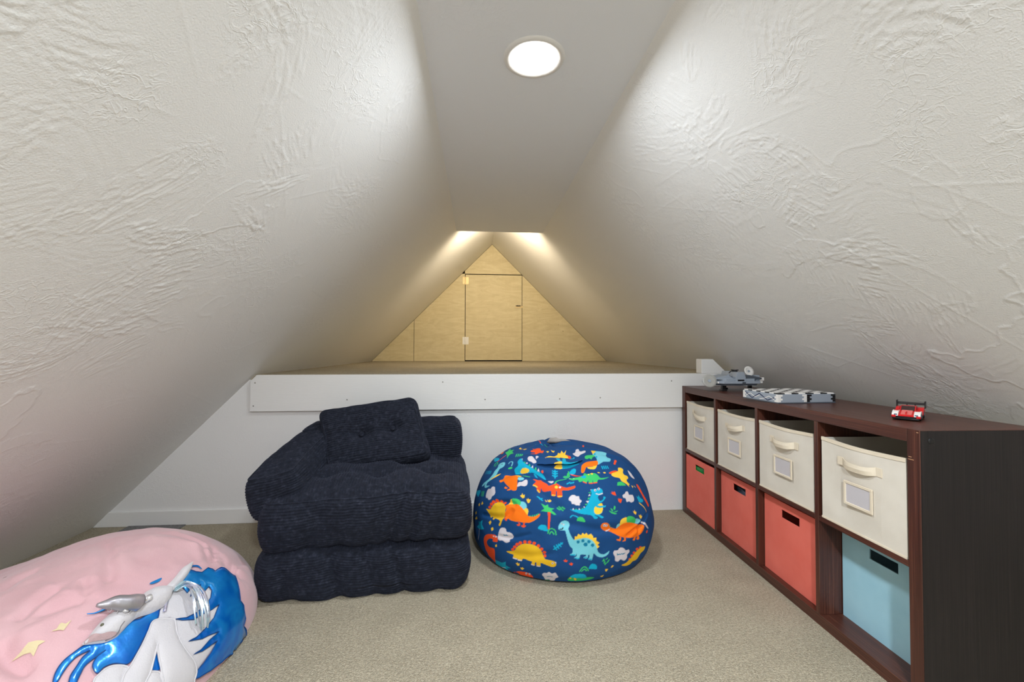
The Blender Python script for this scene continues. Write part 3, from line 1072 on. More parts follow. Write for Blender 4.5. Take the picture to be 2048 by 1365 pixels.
# ================================================================== DINOSAUR BEAN BAG
# motifs of the cotton print: colour, outline kind, stroke width, points (milliradians on the bag)
DINO_PRINT = """
WH 0 0 -1075,129 -1036,191 -999,204 -969,186 -934,204 -897,188 -899,143 -902,99 -926,72 -961,66 -993,32 -1035,41 -1047,74 -1076,89
WH 0 0 -463,469 -448,502 -423,503 -409,488 -397,446 -382,396 -388,366 -415,364 -427,388 -450,407 -460,433
WH 0 0 -374,496 -354,491 -352,463 -372,432 -380,452
LB 0 0 -832,542 -824,577 -780,583 -738,556 -727,516 -739,474 -771,459 -805,455 -831,414 -860,366 -910,330 -975,324 -1023,314 -1038,280 -977,243 -1029,244 -1073,261 -1090,303 -1068,330 -1128,326 -1161,347 -1104,370 -995,369 -916,409 -877,466 -840,502
BK 0 0 -765,530 -767,525 -771,526 -775,531 -777,539 -775,544 -771,544 -767,538
YE 0 0 -967,347 -889,350 -842,366 -791,365 -834,346 -910,330
WH 1 0 -490,379 -472,397 -470,362
WH 1 0 -440,305 -422,332 -424,289
WH 1 0 -391,252 -375,274 -370,236
WH 1 0 -532,485 -516,490 -518,449
GR 1 0 -466,337 -449,363 -447,319
GR 1 0 -414,275 -395,299 -396,259
GR 1 0 -509,407 -489,415 -496,377
TE 0 0 -572,386 -573,445 -552,488 -525,495 -516,432 -490,369 -443,306 -402,259 -361,223 -335,185 -327,138 -361,179 -406,226 -443,253 -490,266 -537,282 -574,294 -619,307 -629,345 -620,371
YE 0 0 -565,319 -532,331 -491,312 -469,287 -477,271 -519,275 -555,293
RO 0 0 -356,235 -341,244 -335,226 -345,216
TE 0 0 -433,241 -412,223 -401,180 -420,204
RO 2 0.012 -724,757 -787,713 -850,687
GR 1 0 -740,858 -703,879 -676,1001 -664,860 -617,869 -642,800 -621,718 -662,721 -707,643 -706,729
TE 0 0 -920,768 -961,954 -841,774 -838,712 -884,714
GR 2 0.012 -909,621 -888,665 -852,655 -849,605
GR 2 0.012 -886,585 -869,623
OR 0 0 -879,1045 -821,1097 -771,1172 -756,1163 -822,1084 -823,1068 -774,948 -796,886 -879,1033 -888,1037
YE 0 0 -662,278 -572,249 -556,222 -570,210 -606,234
LB 0 0 -587,202 -547,198 -532,174 -540,156 -571,156 -592,171
WH 0 0 -618,103 -593,139 -555,136 -516,153 -501,130 -514,86 -539,78 -574,94 -607,92
OR 0 0 -746,327 -701,322 -653,306 -668,294 -704,294 -629,270 -589,212 -602,166 -619,91 -639,54 -684,70 -717,129 -746,181 -769,243 -760,295
OR 0 0 -771,258 -824,263 -817,248 -812,225 -769,228
OR 0 0 -760,144 -745,134 -731,113 -753,112 -770,126
OR 0 0 -738,95 -700,99 -689,84 -703,78 -739,83
RO 0 0 -443,150 -419,137 -398,124 -375,127 -362,98 -329,62 -311,35 -265,52 -242,63 -211,23 -163,-5 -107,1 -81,9 -79,-8 -98,-27 -156,-40 -204,-38 -211,-106 -255,-105 -249,-44 -261,-43 -271,-89 -306,-77 -302,-30 -348,-26 -379,-14 -386,19 -406,-25 -429,-5 -428,36 -456,57 -454,73 -423,103 -443,137
YE 1 0 -303,-68 -268,-81 -270,-90 -304,-80
YE 1 0 -254,-95 -211,-97 -213,-108 -256,-105
YE 0 0 -233,9 -239,-4 -250,-8 -260,-1 -262,13 -256,26 -244,30 -235,23
WH 0 0 -207,3 -211,-5 -218,-8 -224,-3 -226,6 -221,14 -214,17 -208,12
YE 2 0.012 -453,65 -437,53 -422,35
YE 2 0.012 -422,1 -412,-21
GR 2 0.012 -254,57 -231,94 -196,111 -142,112
WH 0 0 -311,111 -279,101 -260,87 -285,66 -304,84
RO 0 0 -415,674 -387,694 -392,765 -367,732 -349,778 -333,735 -308,717 -304,658 -273,673 -294,606 -324,623 -353,589 -364,544 -419,571 -420,603 -384,599 -379,623 -417,637
RO 2 0.012 -254,1177 -266,951
TE 2 0.012 -334,981 -294,953 -256,920
GR 2 0.012 -256,898 -206,839
RO 0 0 -59,511 -34,485 -19,473 -25,449 -29,411 -60,407
YE 1 0 -285,433 -248,484 -189,472 -150,515 -128,593 -106,569 -70,665 -69,565 -16,657 -64,520 -49,479 -58,407 -137,430 -220,432 -255,433
TE 0 0 -181,418 -148,401 -151,346 -134,343 -117,409 -89,411 -100,328 -64,295 26,307 -27,269 -83,247 -141,237 -160,236 -169,263 -178,340
YE 0 0 -228,249 -196,303 -152,325 -149,287 -162,236
TE 2 0.012 -38,387 -7,403 7,433
YE 1 0 -556,887 -528,929 -533,870 -505,822 -545,836
YE 1 0 -506,797 -474,778 -459,742 -490,741
YE 1 0 -253,647 -246,624 -234,643 -222,609 -246,577
YE 1 0 -194,667 -178,637 -151,655 -174,590 -191,603
YE 1 0 -606,-19 -594,-23 -580,1 -576,-22 -556,-22 -565,-57 -585,-61 -600,-39
YE 1 0 -550,-75 -540,-89 -528,-72 -524,-89 -505,-94 -519,-124 -536,-136 -547,-112
YE 1 0 -373,-112 -355,-139 -366,-142
YE 1 0 -350,-112 -339,-125 -328,-112 -315,-134 -333,-147 -349,-137
YE 1 0 -1279,20 -1283,57 -1233,64 -1248,16
YE 1 0 -1206,28 -1168,65 -1151,23 -1185,10
GR 2 0.012 -596,614 -578,653
GR 2 0.012 -575,602 -557,642
GR 2 0.012 -555,591 -537,630
GR 2 0.012 -536,582 -518,621
TE 2 0.012 -1079,560 -1070,638
TE 2 0.012 -1044,529 -1033,599
TE 2 0.012 -1015,505 -1002,570
TE 2 0.012 -989,484 -975,546
TE 2 0.012 -965,466 -950,526
TE 2 0.012 -250,213 -238,203
TE 2 0.012 -224,200 -208,206
TE 2 0.012 -254,190 -242,179
TE 2 0.012 -228,177 -212,183
TE 2 0.012 -258,166 -246,157
TE 2 0.012 -231,154 -216,160
TE 2 0.012 -227,221 -241,137
TE 2 0.012 -634,1180 -606,1227
TE 2 0.012 -619,1184 -591,1225
TE 2 0.012 -597,1090 -576,1221
GR 2 0.012 -1186,167 -1160,242
GR 2 0.012 -1161,155 -1135,229
GR 2 0.012 -1135,144 -1109,216
TE 0 0 -1422,414 -1298,349 -1206,279 -1267,207 -1300,218
LB 2 0.012 -679,476 -662,502 -635,487 -632,456 -646,419
GR 0 0 -689,402 -653,406 -645,386 -686,388
GR 2 0.012 -544,249 -481,216
TE 2 0.012 -437,-71 -415,-99 -397,-126
TE 2 0.012 -417,-106 -422,-87
TE 2 0.012 -398,-98 -410,-103
GR 1 0 -416,-155 -378,-188 -354,-174 -353,-208 -301,-228 -330,-242 -288,-302 -315,-299 -345,-268 -377,-257 -432,-243 -394,-220
RO 1 0 -367,-264 -341,-267 -355,-352 -377,-467 -394,-462 -375,-350
TE 0 0 -487,-450 -470,-414 -438,-402 -404,-420 -395,-465 -388,-488 -406,-490
GR 2 0.012 -397,-514 -380,-470 -350,-460 -323,-486 -319,-538
GR 2 0.012 -380,-522 -359,-494 -339,-529
GR 2 0.012 -273,-222 -253,-245
GR 2 0.012 -257,-210 -237,-233
GR 2 0.012 -243,-236 -224,-259
GR 2 0.012 -227,-220 -208,-243
RO 0 0 -1004,-82 -1015,-96 -1035,-97 -1053,-86 -1058,-67 -1046,-54 -1026,-53 -1008,-64
RO 0 0 -967,-48 -977,-61 -996,-63 -1012,-51 -1018,-33 -1007,-20 -987,-19 -971,-30
RO 0 0 -928,-26 -938,-39 -957,-41 -974,-29 -978,-11 -967,3 -949,4 -932,-8
RO 0 0 -878,-21 -887,-35 -904,-36 -920,-25 -924,-8 -914,6 -896,7 -881,-4
RO 0 0 -828,-47 -837,-60 -854,-62 -867,-52 -871,-35 -862,-22 -846,-20 -831,-30
RO 0 0 -785,-76 -795,-89 -811,-92 -825,-82 -827,-66 -818,-52 -803,-49 -789,-59
YE 0 0 -761,-111 -728,-52 -700,-54 -701,-116
LB 0 0 -640,-135 -614,-99 -583,-105 -561,-139 -564,-182 -594,-206
GR 0 0 -706,-49 -670,-46 -634,-65 -612,-99 -640,-143 -704,-115
YE 0 0 -606,-210 -566,-186 -552,-218 -563,-254 -577,-273
GR 1 0 -555,-293 -546,-275 -536,-295
GR 1 0 -533,-295 -523,-274 -514,-294
GR 1 0 -511,-294 -500,-273 -493,-293
GR 1 0 -490,-290 -479,-265 -473,-284
GR 1 0 -472,-281 -460,-259 -454,-279
OR 0 0 -792,-112 -759,-103 -701,-107 -648,-126 -610,-179 -582,-244 -557,-289 -508,-298 -463,-282 -444,-270 -454,-301 -496,-337 -556,-364 -602,-363 -653,-349 -713,-334 -768,-311 -794,-287 -827,-295 -847,-267 -831,-212 -799,-168
MU 0 0 -1103,-80 -1031,-108 -979,-67 -924,-37 -878,-32 -832,-61 -800,-110 -798,-144 -820,-197 -851,-250 -870,-280 -924,-363 -949,-352 -915,-300 -970,-256 -999,-253 -1004,-270 -1027,-256 -1026,-228 -1045,-216 -1059,-227 -1076,-200 -1073,-163 -1081,-124
RO 0 0 -688,-349 -667,-360 -674,-390 -696,-396 -710,-375 -684,-370
RO 0 0 -630,-358 -613,-363 -622,-388 -608,-401 -637,-421 -664,-395 -639,-390
RO 0 0 -853,-262 -832,-278 -813,-305 -831,-310 -850,-283
WH 0 0 -993,-529 -966,-460 -938,-410 -899,-396 -860,-413 -852,-460 -814,-471 -781,-507 -792,-556 -830,-571 -838,-600 -885,-611 -915,-584 -931,-575 -976,-570
DT 2 0.012 -901,-499 -885,-507 -868,-505 -852,-515
RO 0 0 -1285,-600 -1247,-518 -1175,-473 -1080,-474 -1012,-501 -996,-547 -1004,-591 -1039,-591 -1078,-581 -1077,-544 -1139,-541 -1198,-579 -1206,-639 -1170,-678 -1111,-685 -1078,-712 -1120,-847 -1210,-1008 -1298,-975 -1303,-910 -1301,-788 -1306,-708
WH 0 0 -1037,-507 -1041,-514 -1051,-517 -1059,-513 -1062,-506 -1057,-498 -1047,-496 -1039,-499
WH 0 0 -1003,-518 -1008,-525 -1017,-528 -1025,-524 -1027,-516 -1023,-509 -1013,-506 -1005,-510
YE 2 0.012 -1312,-973 -1210,-1008
RO 0 0 -794,-709 -801,-724 -816,-731 -829,-725 -833,-710 -825,-695 -810,-688 -797,-694
RO 0 0 -761,-674 -769,-690 -784,-696 -798,-690 -802,-673 -794,-658 -779,-651 -765,-658
RO 0 0 -726,-638 -734,-654 -749,-660 -764,-653 -767,-636 -759,-621 -744,-614 -730,-622
RO 0 0 -685,-619 -693,-635 -707,-641 -721,-634 -725,-618 -717,-602 -701,-596 -689,-603
RO 0 0 -631,-609 -638,-625 -653,-631 -667,-624 -671,-608 -663,-592 -648,-586 -635,-593
RO 0 0 -581,-615 -589,-631 -603,-637 -616,-630 -620,-614 -612,-598 -598,-592 -585,-599
RO 0 0 -535,-633 -542,-649 -556,-655 -568,-648 -572,-631 -565,-616 -551,-610 -538,-617
RO 0 0 -493,-670 -500,-685 -513,-691 -526,-684 -530,-668 -523,-653 -510,-647 -497,-654
RO 0 0 -462,-709 -469,-724 -482,-730 -494,-724 -498,-708 -491,-693 -478,-687 -467,-694
RO 0 0 -437,-753 -443,-767 -457,-774 -469,-767 -473,-752 -466,-736 -453,-730 -441,-737
RO 0 0 -436,-798 -442,-811 -453,-816 -463,-811 -467,-797 -462,-784 -450,-779 -440,-785
MU 0 0 -904,-737 -804,-730 -751,-672 -689,-637 -626,-632 -562,-654 -513,-687 -485,-734 -470,-797 -448,-837 -398,-846 -355,-862 -340,-895 -350,-927 -389,-934 -445,-909 -502,-889 -509,-939 -549,-936 -549,-886 -565,-886 -572,-928 -612,-916 -598,-874 -649,-858 -704,-843 -723,-874 -766,-859 -761,-815 -777,-850 -831,-836 -817,-796 -859,-775
WH 0 0 -365,-885 -369,-893 -376,-897 -383,-893 -386,-884 -382,-875 -375,-872 -368,-876
WH 0 0 -338,-879 -340,-886 -346,-888 -352,-886 -354,-878 -351,-871 -345,-868 -340,-871
BK 0 0 -373,-886 -374,-890 -377,-890 -380,-889 -381,-886 -379,-882 -377,-881 -374,-882
BK 0 0 -343,-881 -344,-885 -347,-885 -349,-885 -350,-882 -349,-879 -346,-878 -344,-879
WH 1 0 -830,-827 -776,-840 -777,-852 -831,-839
WH 1 0 -765,-848 -718,-863 -723,-876 -768,-861
WH 1 0 -610,-908 -570,-920 -572,-930 -612,-919
WH 1 0 -548,-927 -507,-931 -509,-941 -550,-937
TE 1 0 -1150,-913 -1076,-919 -1025,-936 -944,-904 -966,-977 -896,-1016 -975,-1048 -949,-1092 -1012,-1073 -1083,-1062 -1143,-1041 -1193,-1013
WH 1 0 -1093,-1054 -1077,-1066 -989,-1040 -1002,-1032
RO 0 0 -860,-1084 -886,-1117 -795,-1055 -726,-1043 -666,-1056 -628,-1102 -617,-1167 -691,-1148 -738,-1140 -784,-1140 -811,-1123 -798,-1104
WH 0 0 -679,-1073 -686,-1090 -696,-1099 -705,-1094 -705,-1079 -698,-1062 -687,-1054 -679,-1058
WH 0 0 -638,-1077 -645,-1094 -655,-1103 -663,-1098 -664,-1084 -657,-1066 -647,-1058 -640,-1063
BK 0 0 -686,-1079 -689,-1085 -693,-1088 -696,-1087 -696,-1081 -693,-1074 -689,-1070 -686,-1073
BK 0 0 -647,-1084 -649,-1090 -653,-1094 -656,-1093 -657,-1087 -654,-1080 -650,-1077 -647,-1079
WH 0 0 -498,-1068 -478,-1030 -444,-1027 -417,-1007 -388,-1031 -352,-1016 -334,-1050 -321,-1092 -347,-1118 -365,-1169 -405,-1199 -423,-1155 -466,-1166 -481,-1117
DT 2 0.012 -441,-1096 -414,-1087 -387,-1094
TE 1 0 -1444,-316 -1356,-291 -1348,-216 -1299,-257 -1211,-237 -1242,-298 -1209,-382 -1285,-384 -1372,-359
WH 2 0.012 -1348,-367 -1394,-471 -1497,-609
TE 2 0.012 -350,-671 -326,-721
TE 2 0.012 -325,-658 -304,-705
TE 2 0.012 -304,-651 -282,-683
TE 2 0.012 -282,-637 -268,-654
TE 2 0.012 -356,-713 -315,-681 -264,-639
YE 1 0 -1104,-290 -1063,-268 -1054,-297 -1091,-338
YE 1 0 -1079,-386 -1043,-372 -1036,-409 -1071,-429
YE 1 0 -803,-898 -787,-908 -774,-887 -769,-909 -749,-907 -758,-940 -783,-949
YE 1 0 -747,-969 -730,-975 -718,-956 -713,-975 -699,-979 -727,-1009 -745,-1000
YE 1 0 -1047,-636 -1020,-627 -1024,-664 -1053,-666
YE 1 0 -1437,-44 -1375,-35 -1378,-86 -1431,-88
YE 1 0 -1461,-151 -1385,-130 -1377,-182 -1451,-177
GR 0 0 -472,-1166 -465,-1183 -417,-1190 -413,-1178
YE 1 0 -147,-614 -141,-566 -121,-571 -107,-539 -81,-556 -65,-531 -45,-551 -26,-535 -9,-562 22,-549 40,-580 43,-599 75,-598 71,-635 110,-668 87,-688 110,-713 80,-740 64,-708 26,-646 -23,-612 -89,-607
LB 0 0 -290,-452 -278,-417 -255,-386 -220,-375 -187,-392 -180,-432 -194,-474 -188,-518 -171,-571 -149,-608 -107,-600 -46,-593 2,-607 46,-648 77,-710 93,-771 125,-808 166,-814 200,-797 225,-781 215,-814 181,-841 133,-851 85,-831 46,-793 33,-872 -9,-864 -13,-852 0,-841 0,-807 -10,-807 -19,-848 -54,-841 -57,-826 -38,-819 -38,-801 -91,-797 -104,-844 -150,-838 -150,-823 -132,-812 -128,-771 -141,-804 -190,-797 -195,-782 -177,-776 -166,-728 -192,-682 -209,-621 -220,-546 -230,-493 -265,-487 -287,-474
DT 0 0 -95,-638 -100,-651 -111,-656 -122,-649 -125,-636 -121,-623 -110,-619 -99,-625
DT 0 0 -48,-627 -53,-641 -65,-646 -76,-639 -80,-625 -75,-611 -63,-606 -52,-613
DT 0 0 14,-643 8,-657 -4,-663 -16,-656 -21,-641 -16,-626 -3,-621 9,-629
DT 0 0 -16,-676 -22,-693 -37,-699 -51,-691 -57,-673 -50,-656 -36,-650 -22,-658
DT 0 0 52,-689 47,-703 34,-709 21,-701 16,-686 22,-672 34,-667 47,-674
TE 1 0 -195,-782 -144,-790 -141,-804 -190,-800
TE 1 0 -152,-826 -102,-834 -104,-847 -150,-840
TE 1 0 -57,-827 -16,-835 -19,-849 -54,-842
TE 1 0 -14,-850 34,-858 33,-873 -10,-865
WH 0 0 -244,-409 -247,-416 -252,-418 -258,-415 -260,-407 -256,-400 -251,-398 -245,-402
WH 0 0 -226,-423 -229,-429 -235,-432 -241,-428 -242,-421 -239,-414 -233,-412 -228,-415
BK 0 0 -248,-411 -250,-414 -252,-415 -254,-413 -255,-410 -254,-407 -251,-406 -249,-408
BK 0 0 -231,-424 -232,-427 -235,-428 -237,-427 -238,-424 -237,-421 -234,-420 -232,-421
BK 2 0.012 -272,-472 -258,-475 -246,-459
GR 1 0 32,-77 56,-68 53,-86
GR 1 0 16,-156 26,-130 44,-141
GR 1 0 -17,-204 7,-199 -4,-221
GR 1 0 -55,-261 -45,-243 -35,-257
GR 1 0 -113,-265 -108,-245 -94,-264
WH 1 0 26,-116 41,-92 52,-114
WH 1 0 -2,-168 27,-170 16,-198
WH 1 0 -36,-236 -24,-229 -14,-252
WH 1 0 -83,-267 -78,-245 -64,-262
WH 1 0 -140,-259 -130,-240 -121,-262
WH 1 0 57,-44 78,-36 63,-61
TE 0 0 -161,-253 -111,-264 -49,-258 -7,-231 19,-186 42,-134 62,-88 59,-54 74,-38 106,-39 137,-26 166,-37 176,-64 169,-98 134,-111 118,-127 121,-151 137,-175 168,-159 178,-125 200,-134 184,-159 160,-186 137,-200 138,-219 168,-232 191,-229 182,-248 148,-253 157,-265 144,-314 118,-330 157,-360 141,-376 98,-343 63,-334 100,-364 66,-380 35,-335 -31,-320 -87,-302 -141,-270
YE 0 0 68,-283 77,-243 109,-218 146,-200 158,-220 155,-281 137,-314 100,-327 74,-314
TE 0 0 86,-206 120,-228 167,-234 185,-244 141,-253 94,-244
WH 0 0 115,-51 110,-61 100,-65 93,-60 91,-50 96,-40 105,-36 113,-40
WH 0 0 150,-37 146,-46 137,-50 129,-46 127,-36 132,-26 141,-23 149,-27
BK 0 0 109,-53 107,-58 103,-59 100,-57 99,-53 101,-49 105,-47 109,-49
BK 0 0 144,-38 142,-42 138,-44 134,-42 133,-37 135,-33 140,-31 143,-33
WH 2 0.012 106,-92 133,-100 170,-90
LB 0 0 313,-497 318,-460 343,-449 362,-470 328,-506
LB 0 0 571,-402 620,-397 670,-420 634,-460 578,-454
YE 0 0 347,-451 355,-410 394,-382 434,-379 453,-445 394,-457 359,-474
GR 0 0 436,-379 479,-361 535,-374 578,-402 580,-454 450,-444
GR 1 0 207,-450 221,-445 218,-465
GR 1 0 224,-469 237,-466 236,-486
GR 1 0 244,-489 259,-485 257,-502
GR 1 0 266,-501 279,-495 280,-510
OR 0 0 131,-456 145,-435 177,-428 211,-446 237,-485 280,-506 317,-509 347,-484 403,-450 479,-442 578,-458 647,-481 683,-482 727,-479 730,-538 691,-586 644,-624 578,-638 452,-636 360,-615 296,-579 238,-544 183,-532 143,-500 132,-478
OR 0 0 347,-618 366,-627 361,-670 317,-658 313,-643 349,-645
OR 0 0 405,-627 432,-641 428,-677 382,-676 410,-658
OR 0 0 573,-634 591,-643 576,-684 537,-670
OR 0 0 632,-627 660,-650 649,-680 607,-669
WH 0 0 181,-463 177,-473 167,-477 157,-472 153,-461 157,-450 167,-446 177,-451
WH 0 0 205,-468 201,-478 192,-482 182,-476 179,-466 183,-456 192,-452 201,-457
BK 0 0 171,-464 169,-468 165,-470 162,-468 160,-463 162,-459 165,-458 169,-460
BK 0 0 195,-469 194,-473 190,-474 186,-472 185,-468 186,-464 190,-462 194,-464
WH 2 0.012 193,-532 213,-528 235,-514
WH 0 0 278,-821 292,-788 334,-789 353,-761 390,-757 426,-781 440,-798 491,-797 505,-835 471,-863 473,-905 436,-936 379,-910 349,-935 306,-915 302,-871
DT 2 0.012 330,-832 335,-848 348,-844 359,-841 371,-847 388,-840 406,-846 435,-835
WH 0 0 396,-109 430,-86 441,-67 475,-61 487,-97 541,-93 561,-121 560,-166 516,-191 477,-178 443,-186 431,-144 400,-138
WH 0 0 -156,-132 -144,-113 -120,-95 -97,-101 -85,-112 -61,-114 -59,-147 -41,-169 -62,-194 -67,-217 -99,-211 -115,-200 -136,-194 -141,-167 -158,-152
WH 0 0 24,536 63,570 100,655 141,667 129,585 190,614 180,564 126,521 94,498 58,457 33,479
WH 0 0 580,253 614,234 637,194 664,157 617,150 580,181
RO 0 0 584,-898 579,-912 561,-915 541,-905 530,-889 534,-875 552,-872 572,-882
RO 0 0 621,-862 616,-875 597,-878 576,-869 565,-852 570,-839 588,-836 610,-845
RO 0 0 673,-819 667,-832 647,-835 625,-826 613,-809 619,-796 638,-793 661,-802
RO 0 0 736,-804 730,-816 707,-818 685,-810 674,-795 679,-782 700,-780 723,-788
RO 0 0 544,-934 541,-946 527,-949 510,-940 501,-926 505,-915 519,-913 535,-920
MU 0 0 408,-996 473,-973 522,-930 576,-888 635,-838 718,-800 810,-795 792,-846 728,-889 673,-961 592,-980 561,-1016 510,-1024 467,-1020
RO 0 0 299,174 378,211 411,211 412,194 328,156
YE 0 0 318,136 335,169 417,208 442,260 485,268 504,245 480,197 484,163 522,153 530,126 493,92 502,62 527,42 505,24 514,6 462,42 414,67 402,105 347,115
GR 0 0 349,17 360,44 403,57 439,43 456,15 351,4
RO 0 0 -88,177 -46,168 -8,137 10,128 -36,134 -60,155
TE 0 0 -98,187 -75,218 -43,235 -26,222 -39,190 -67,175
GR 2 0.012 -157,148 -132,133 -104,153 -103,200
GR 2 0.012 -145,154 -124,151 -113,181
GR 0 0 -116,120 -95,114 -34,117 19,132 38,169 56,183 57,153 99,156 135,161 163,129 191,95 277,110 200,77 156,72 130,33 102,36 100,70 87,33 56,34 56,64 28,37 4,59 -30,51 -41,80 -91,76 -112,96
TE 0 0 -6,118 18,128 40,124 40,101 16,91
YE 0 0 81,137 78,130 72,128 67,131 67,138 70,144 76,147 81,144
YE 0 0 121,150 115,140 105,135 98,140 97,151 104,162 113,166 120,162
WH 0 0 -101,110 -104,105 -108,103 -111,106 -112,111 -110,116 -105,117 -102,115
WH 0 0 -68,102 -70,98 -74,96 -77,98 -78,103 -75,108 -71,109 -68,107
RO 2 0.012 59,34 90,33
RO 2 0.012 104,35 132,35
RO 2 0.012 6,51 31,37
YE 1 0 269,624 337,619 282,551 241,498
LB 0 0 239,501 282,551 359,633 401,640 412,587 433,555 407,507 380,440 413,416 378,360 318,351 297,349 210,293 247,407 248,459
TE 0 0 284,519 271,499 259,490 253,498 258,517 271,538 284,547 290,540
TE 0 0 274,454 264,437 253,431 248,436 251,452 262,468 273,476 278,469
GR 0 0 120,415 148,476 236,493 251,466 214,440 183,395 168,422 140,400
YE 0 0 94,254 152,266 202,288 173,242 108,240
OR 0 0 24,219 45,278 104,330 182,357 236,365 213,293 152,268 95,259 73,240 51,199 28,188
RO 0 0 479,381 463,361 447,351 436,355 439,372 454,392 472,403 483,398
RO 0 0 448,337 436,321 422,313 413,317 414,331 426,347 441,356 450,352
RO 0 0 271,814 245,766 232,756 238,784 239,795 257,830 270,840 271,826
TE 2 0.012 250,268 250,233
TE 2 0.012 270,270 271,235
TE 2 0.012 291,272 291,236
TE 2 0.012 312,274 312,238
YE 0 0 175,176 195,180 198,165 179,162
YE 0 0 238,178 259,184 262,168 242,164
RO 0 0 663,64 708,69 778,-39 900,-184 871,-218 772,-115 700,-11
TE 1 0 611,-98 641,-114 659,-81 683,-114 745,-135 738,-168 678,-181 643,-168
YE 2 0.012 653,-187 748,-240 805,-303
RO 1 0 256,-85 271,-89 271,-67 286,-81 298,-67 306,-80 312,-119 279,-109
RO 1 0 325,-153 339,-161 340,-146 353,-160 366,-147 368,-161 383,-156 368,-195 357,-206 336,-188
YE 1 0 552,30 586,27 569,0
YE 1 0 600,45 637,19 616,22
YE 1 0 529,-295 547,-306 559,-283 567,-303 588,-309 582,-343 552,-332
YE 1 0 532,-301 546,-308 562,-285 581,-343 551,-331
YE 1 0 624,-343 648,-355 666,-339 673,-359 695,-363 674,-401 642,-375
YE 1 0 260,-1004 274,-973 301,-985 280,-1010
YE 1 0 193,-1012 216,-1015 232,-1023 215,-1054 197,-1039
YE 1 0 156,-1121 175,-1119 194,-1106 195,-1145 171,-1146
RO 1 0 -265,-854 -250,-857 -246,-836 -237,-856 -222,-856 -231,-880 -250,-876
RO 1 0 -207,-888 -194,-899 -185,-878 -179,-898 -165,-894 -179,-923 -201,-912
GR 0 0 271,-271 280,-237 296,-251 287,-282
GR 0 0 238,-263 260,-278 266,-299 247,-291
GR 0 0 276,-300 325,-293 300,-308
GR 0 0 220,-290 252,-305 306,-325 291,-335 245,-320
GR 0 0 -109,-384 -91,-347 -51,-354 -29,-406 -78,-396
TE 2 0.012 -165,-343 -149,-326 -124,-330 -97,-348
TE 0 0 -1,-978 16,-933 48,-924 83,-947 91,-995 39,-989
GR 2 0.012 -98,-996 -67,-955 -35,-953 -3,-1004
GR 2 0.012 -78,-997 -47,-977 -25,-1002
GR 0 0 -208,-1166 -206,-1093 -171,-1083 -83,-1101 20,-1108 83,-1137 31,-1167 -95,-1170
TE 0 0 -197,-1072 -160,-1040 -116,-1029 -50,-1039 -13,-1098 -34,-1118 -104,-1099 -163,-1094
YE 0 0 -203,-1093 -180,-1094 -188,-1124
YE 0 0 -153,-1095 -129,-1109 -121,-1148 -138,-1155
GR 2 0.012 150,-900 164,-887
GR 2 0.012 165,-925 180,-913
GR 2 0.012 181,-947 196,-935
GR 2 0.012 214,-908 229,-895
GR 2 0.012 204,-926 220,-913
GR 2 0.012 190,-881 205,-868
GR 2 0.012 162,-877 186,-952
WH 0 0 721,-439 767,-455 857,-527 839,-537 752,-484
RO 0 0 807,-577 841,-561 848,-597 817,-603
TE 2 0.012 -146,36 -136,45
TE 2 0.012 -129,45 -119,54
TE 2 0.012 -114,37 -104,46
TE 2 0.012 -94,42 -84,51
"""
# shared shape of the dinosaur bag (numpy only)
BAG_C = (.432, 2.165)
BAG_A, BAG_B = .446, .402
BAG_PROF = [(0, .505), (.20, .508), (.44, .498), (.66, .464), (.85, .392), (.965, .285), (1.0, .170), (.985, .085), (.93, .032), (.84, .004), (.5, 0), (0, 0)]
_d = np.array([.06, -math.cos(math.radians(38)), math.sin(math.radians(38))])
BAG_AX = _d / np.linalg.norm(_d)
BAG_E1 = np.cross(BAG_AX, [0, 0, 1.0]); BAG_E1 = -BAG_E1 / np.linalg.norm(BAG_E1)
BAG_E1 = BAG_E1 if BAG_E1[0] > 0 else -BAG_E1
BAG_E2 = np.cross(BAG_AX, BAG_E1)
BAG_E2 = BAG_E2 if BAG_E2[2] > 0 else -BAG_E2
def bag_uv(P):
    """place on the print of a point of the bag (P relative to the bag's base)"""
    n = (P - np.array([0, 0, .19])) / np.array([.455, .405, .33])
    n = n / np.linalg.norm(n, axis=-1, keepdims=True)
    ang = np.arccos(np.clip(n @ BAG_AX, -1, 1))
    a, b = n @ BAG_E1, n @ BAG_E2
    m = np.hypot(a, b) + 1e-9
    return np.stack([ang * a / m, ang * b / m], -1)
PRINT_COL = {'NV': (23, 70, 122), 'OR': (250, 118, 22), 'RO': (240, 82, 36), 'YE': (248, 200, 62), 'MU': (230, 182, 36), 'LB': (118, 200, 214),
             'TE': (16, 168, 202), 'GR': (62, 192, 104), 'WH': (214, 206, 210), 'DT': (20, 122, 156), 'BK': (20, 24, 36), 'GD': (40, 140, 80)}

def in_poly(U, poly):
    x, y = U[:, 0], U[:, 1]
    ins = np.zeros(len(U), bool)
    x0, y0 = poly[-1]
    for x1, y1 in poly:
        if y0 != y1:
            c = ((y0 > y) != (y1 > y))
            c &= x < (x1 - x0) * (y - y0) / (y1 - y0) + x0
            ins ^= c
        x0, y0 = x1, y1
    return ins

MOTIFS = []
for line in DINO_PRINT.split('\n'):
    if not line.strip():
        continue
    c_, k_, w_, pts_ = line.split(' ', 3)
    p_ = np.array([[float(v) for v in q.split(',')] for q in pts_.split()]) / 1000
    MOTIFS.append((c_, int(k_), float(w_), p_))

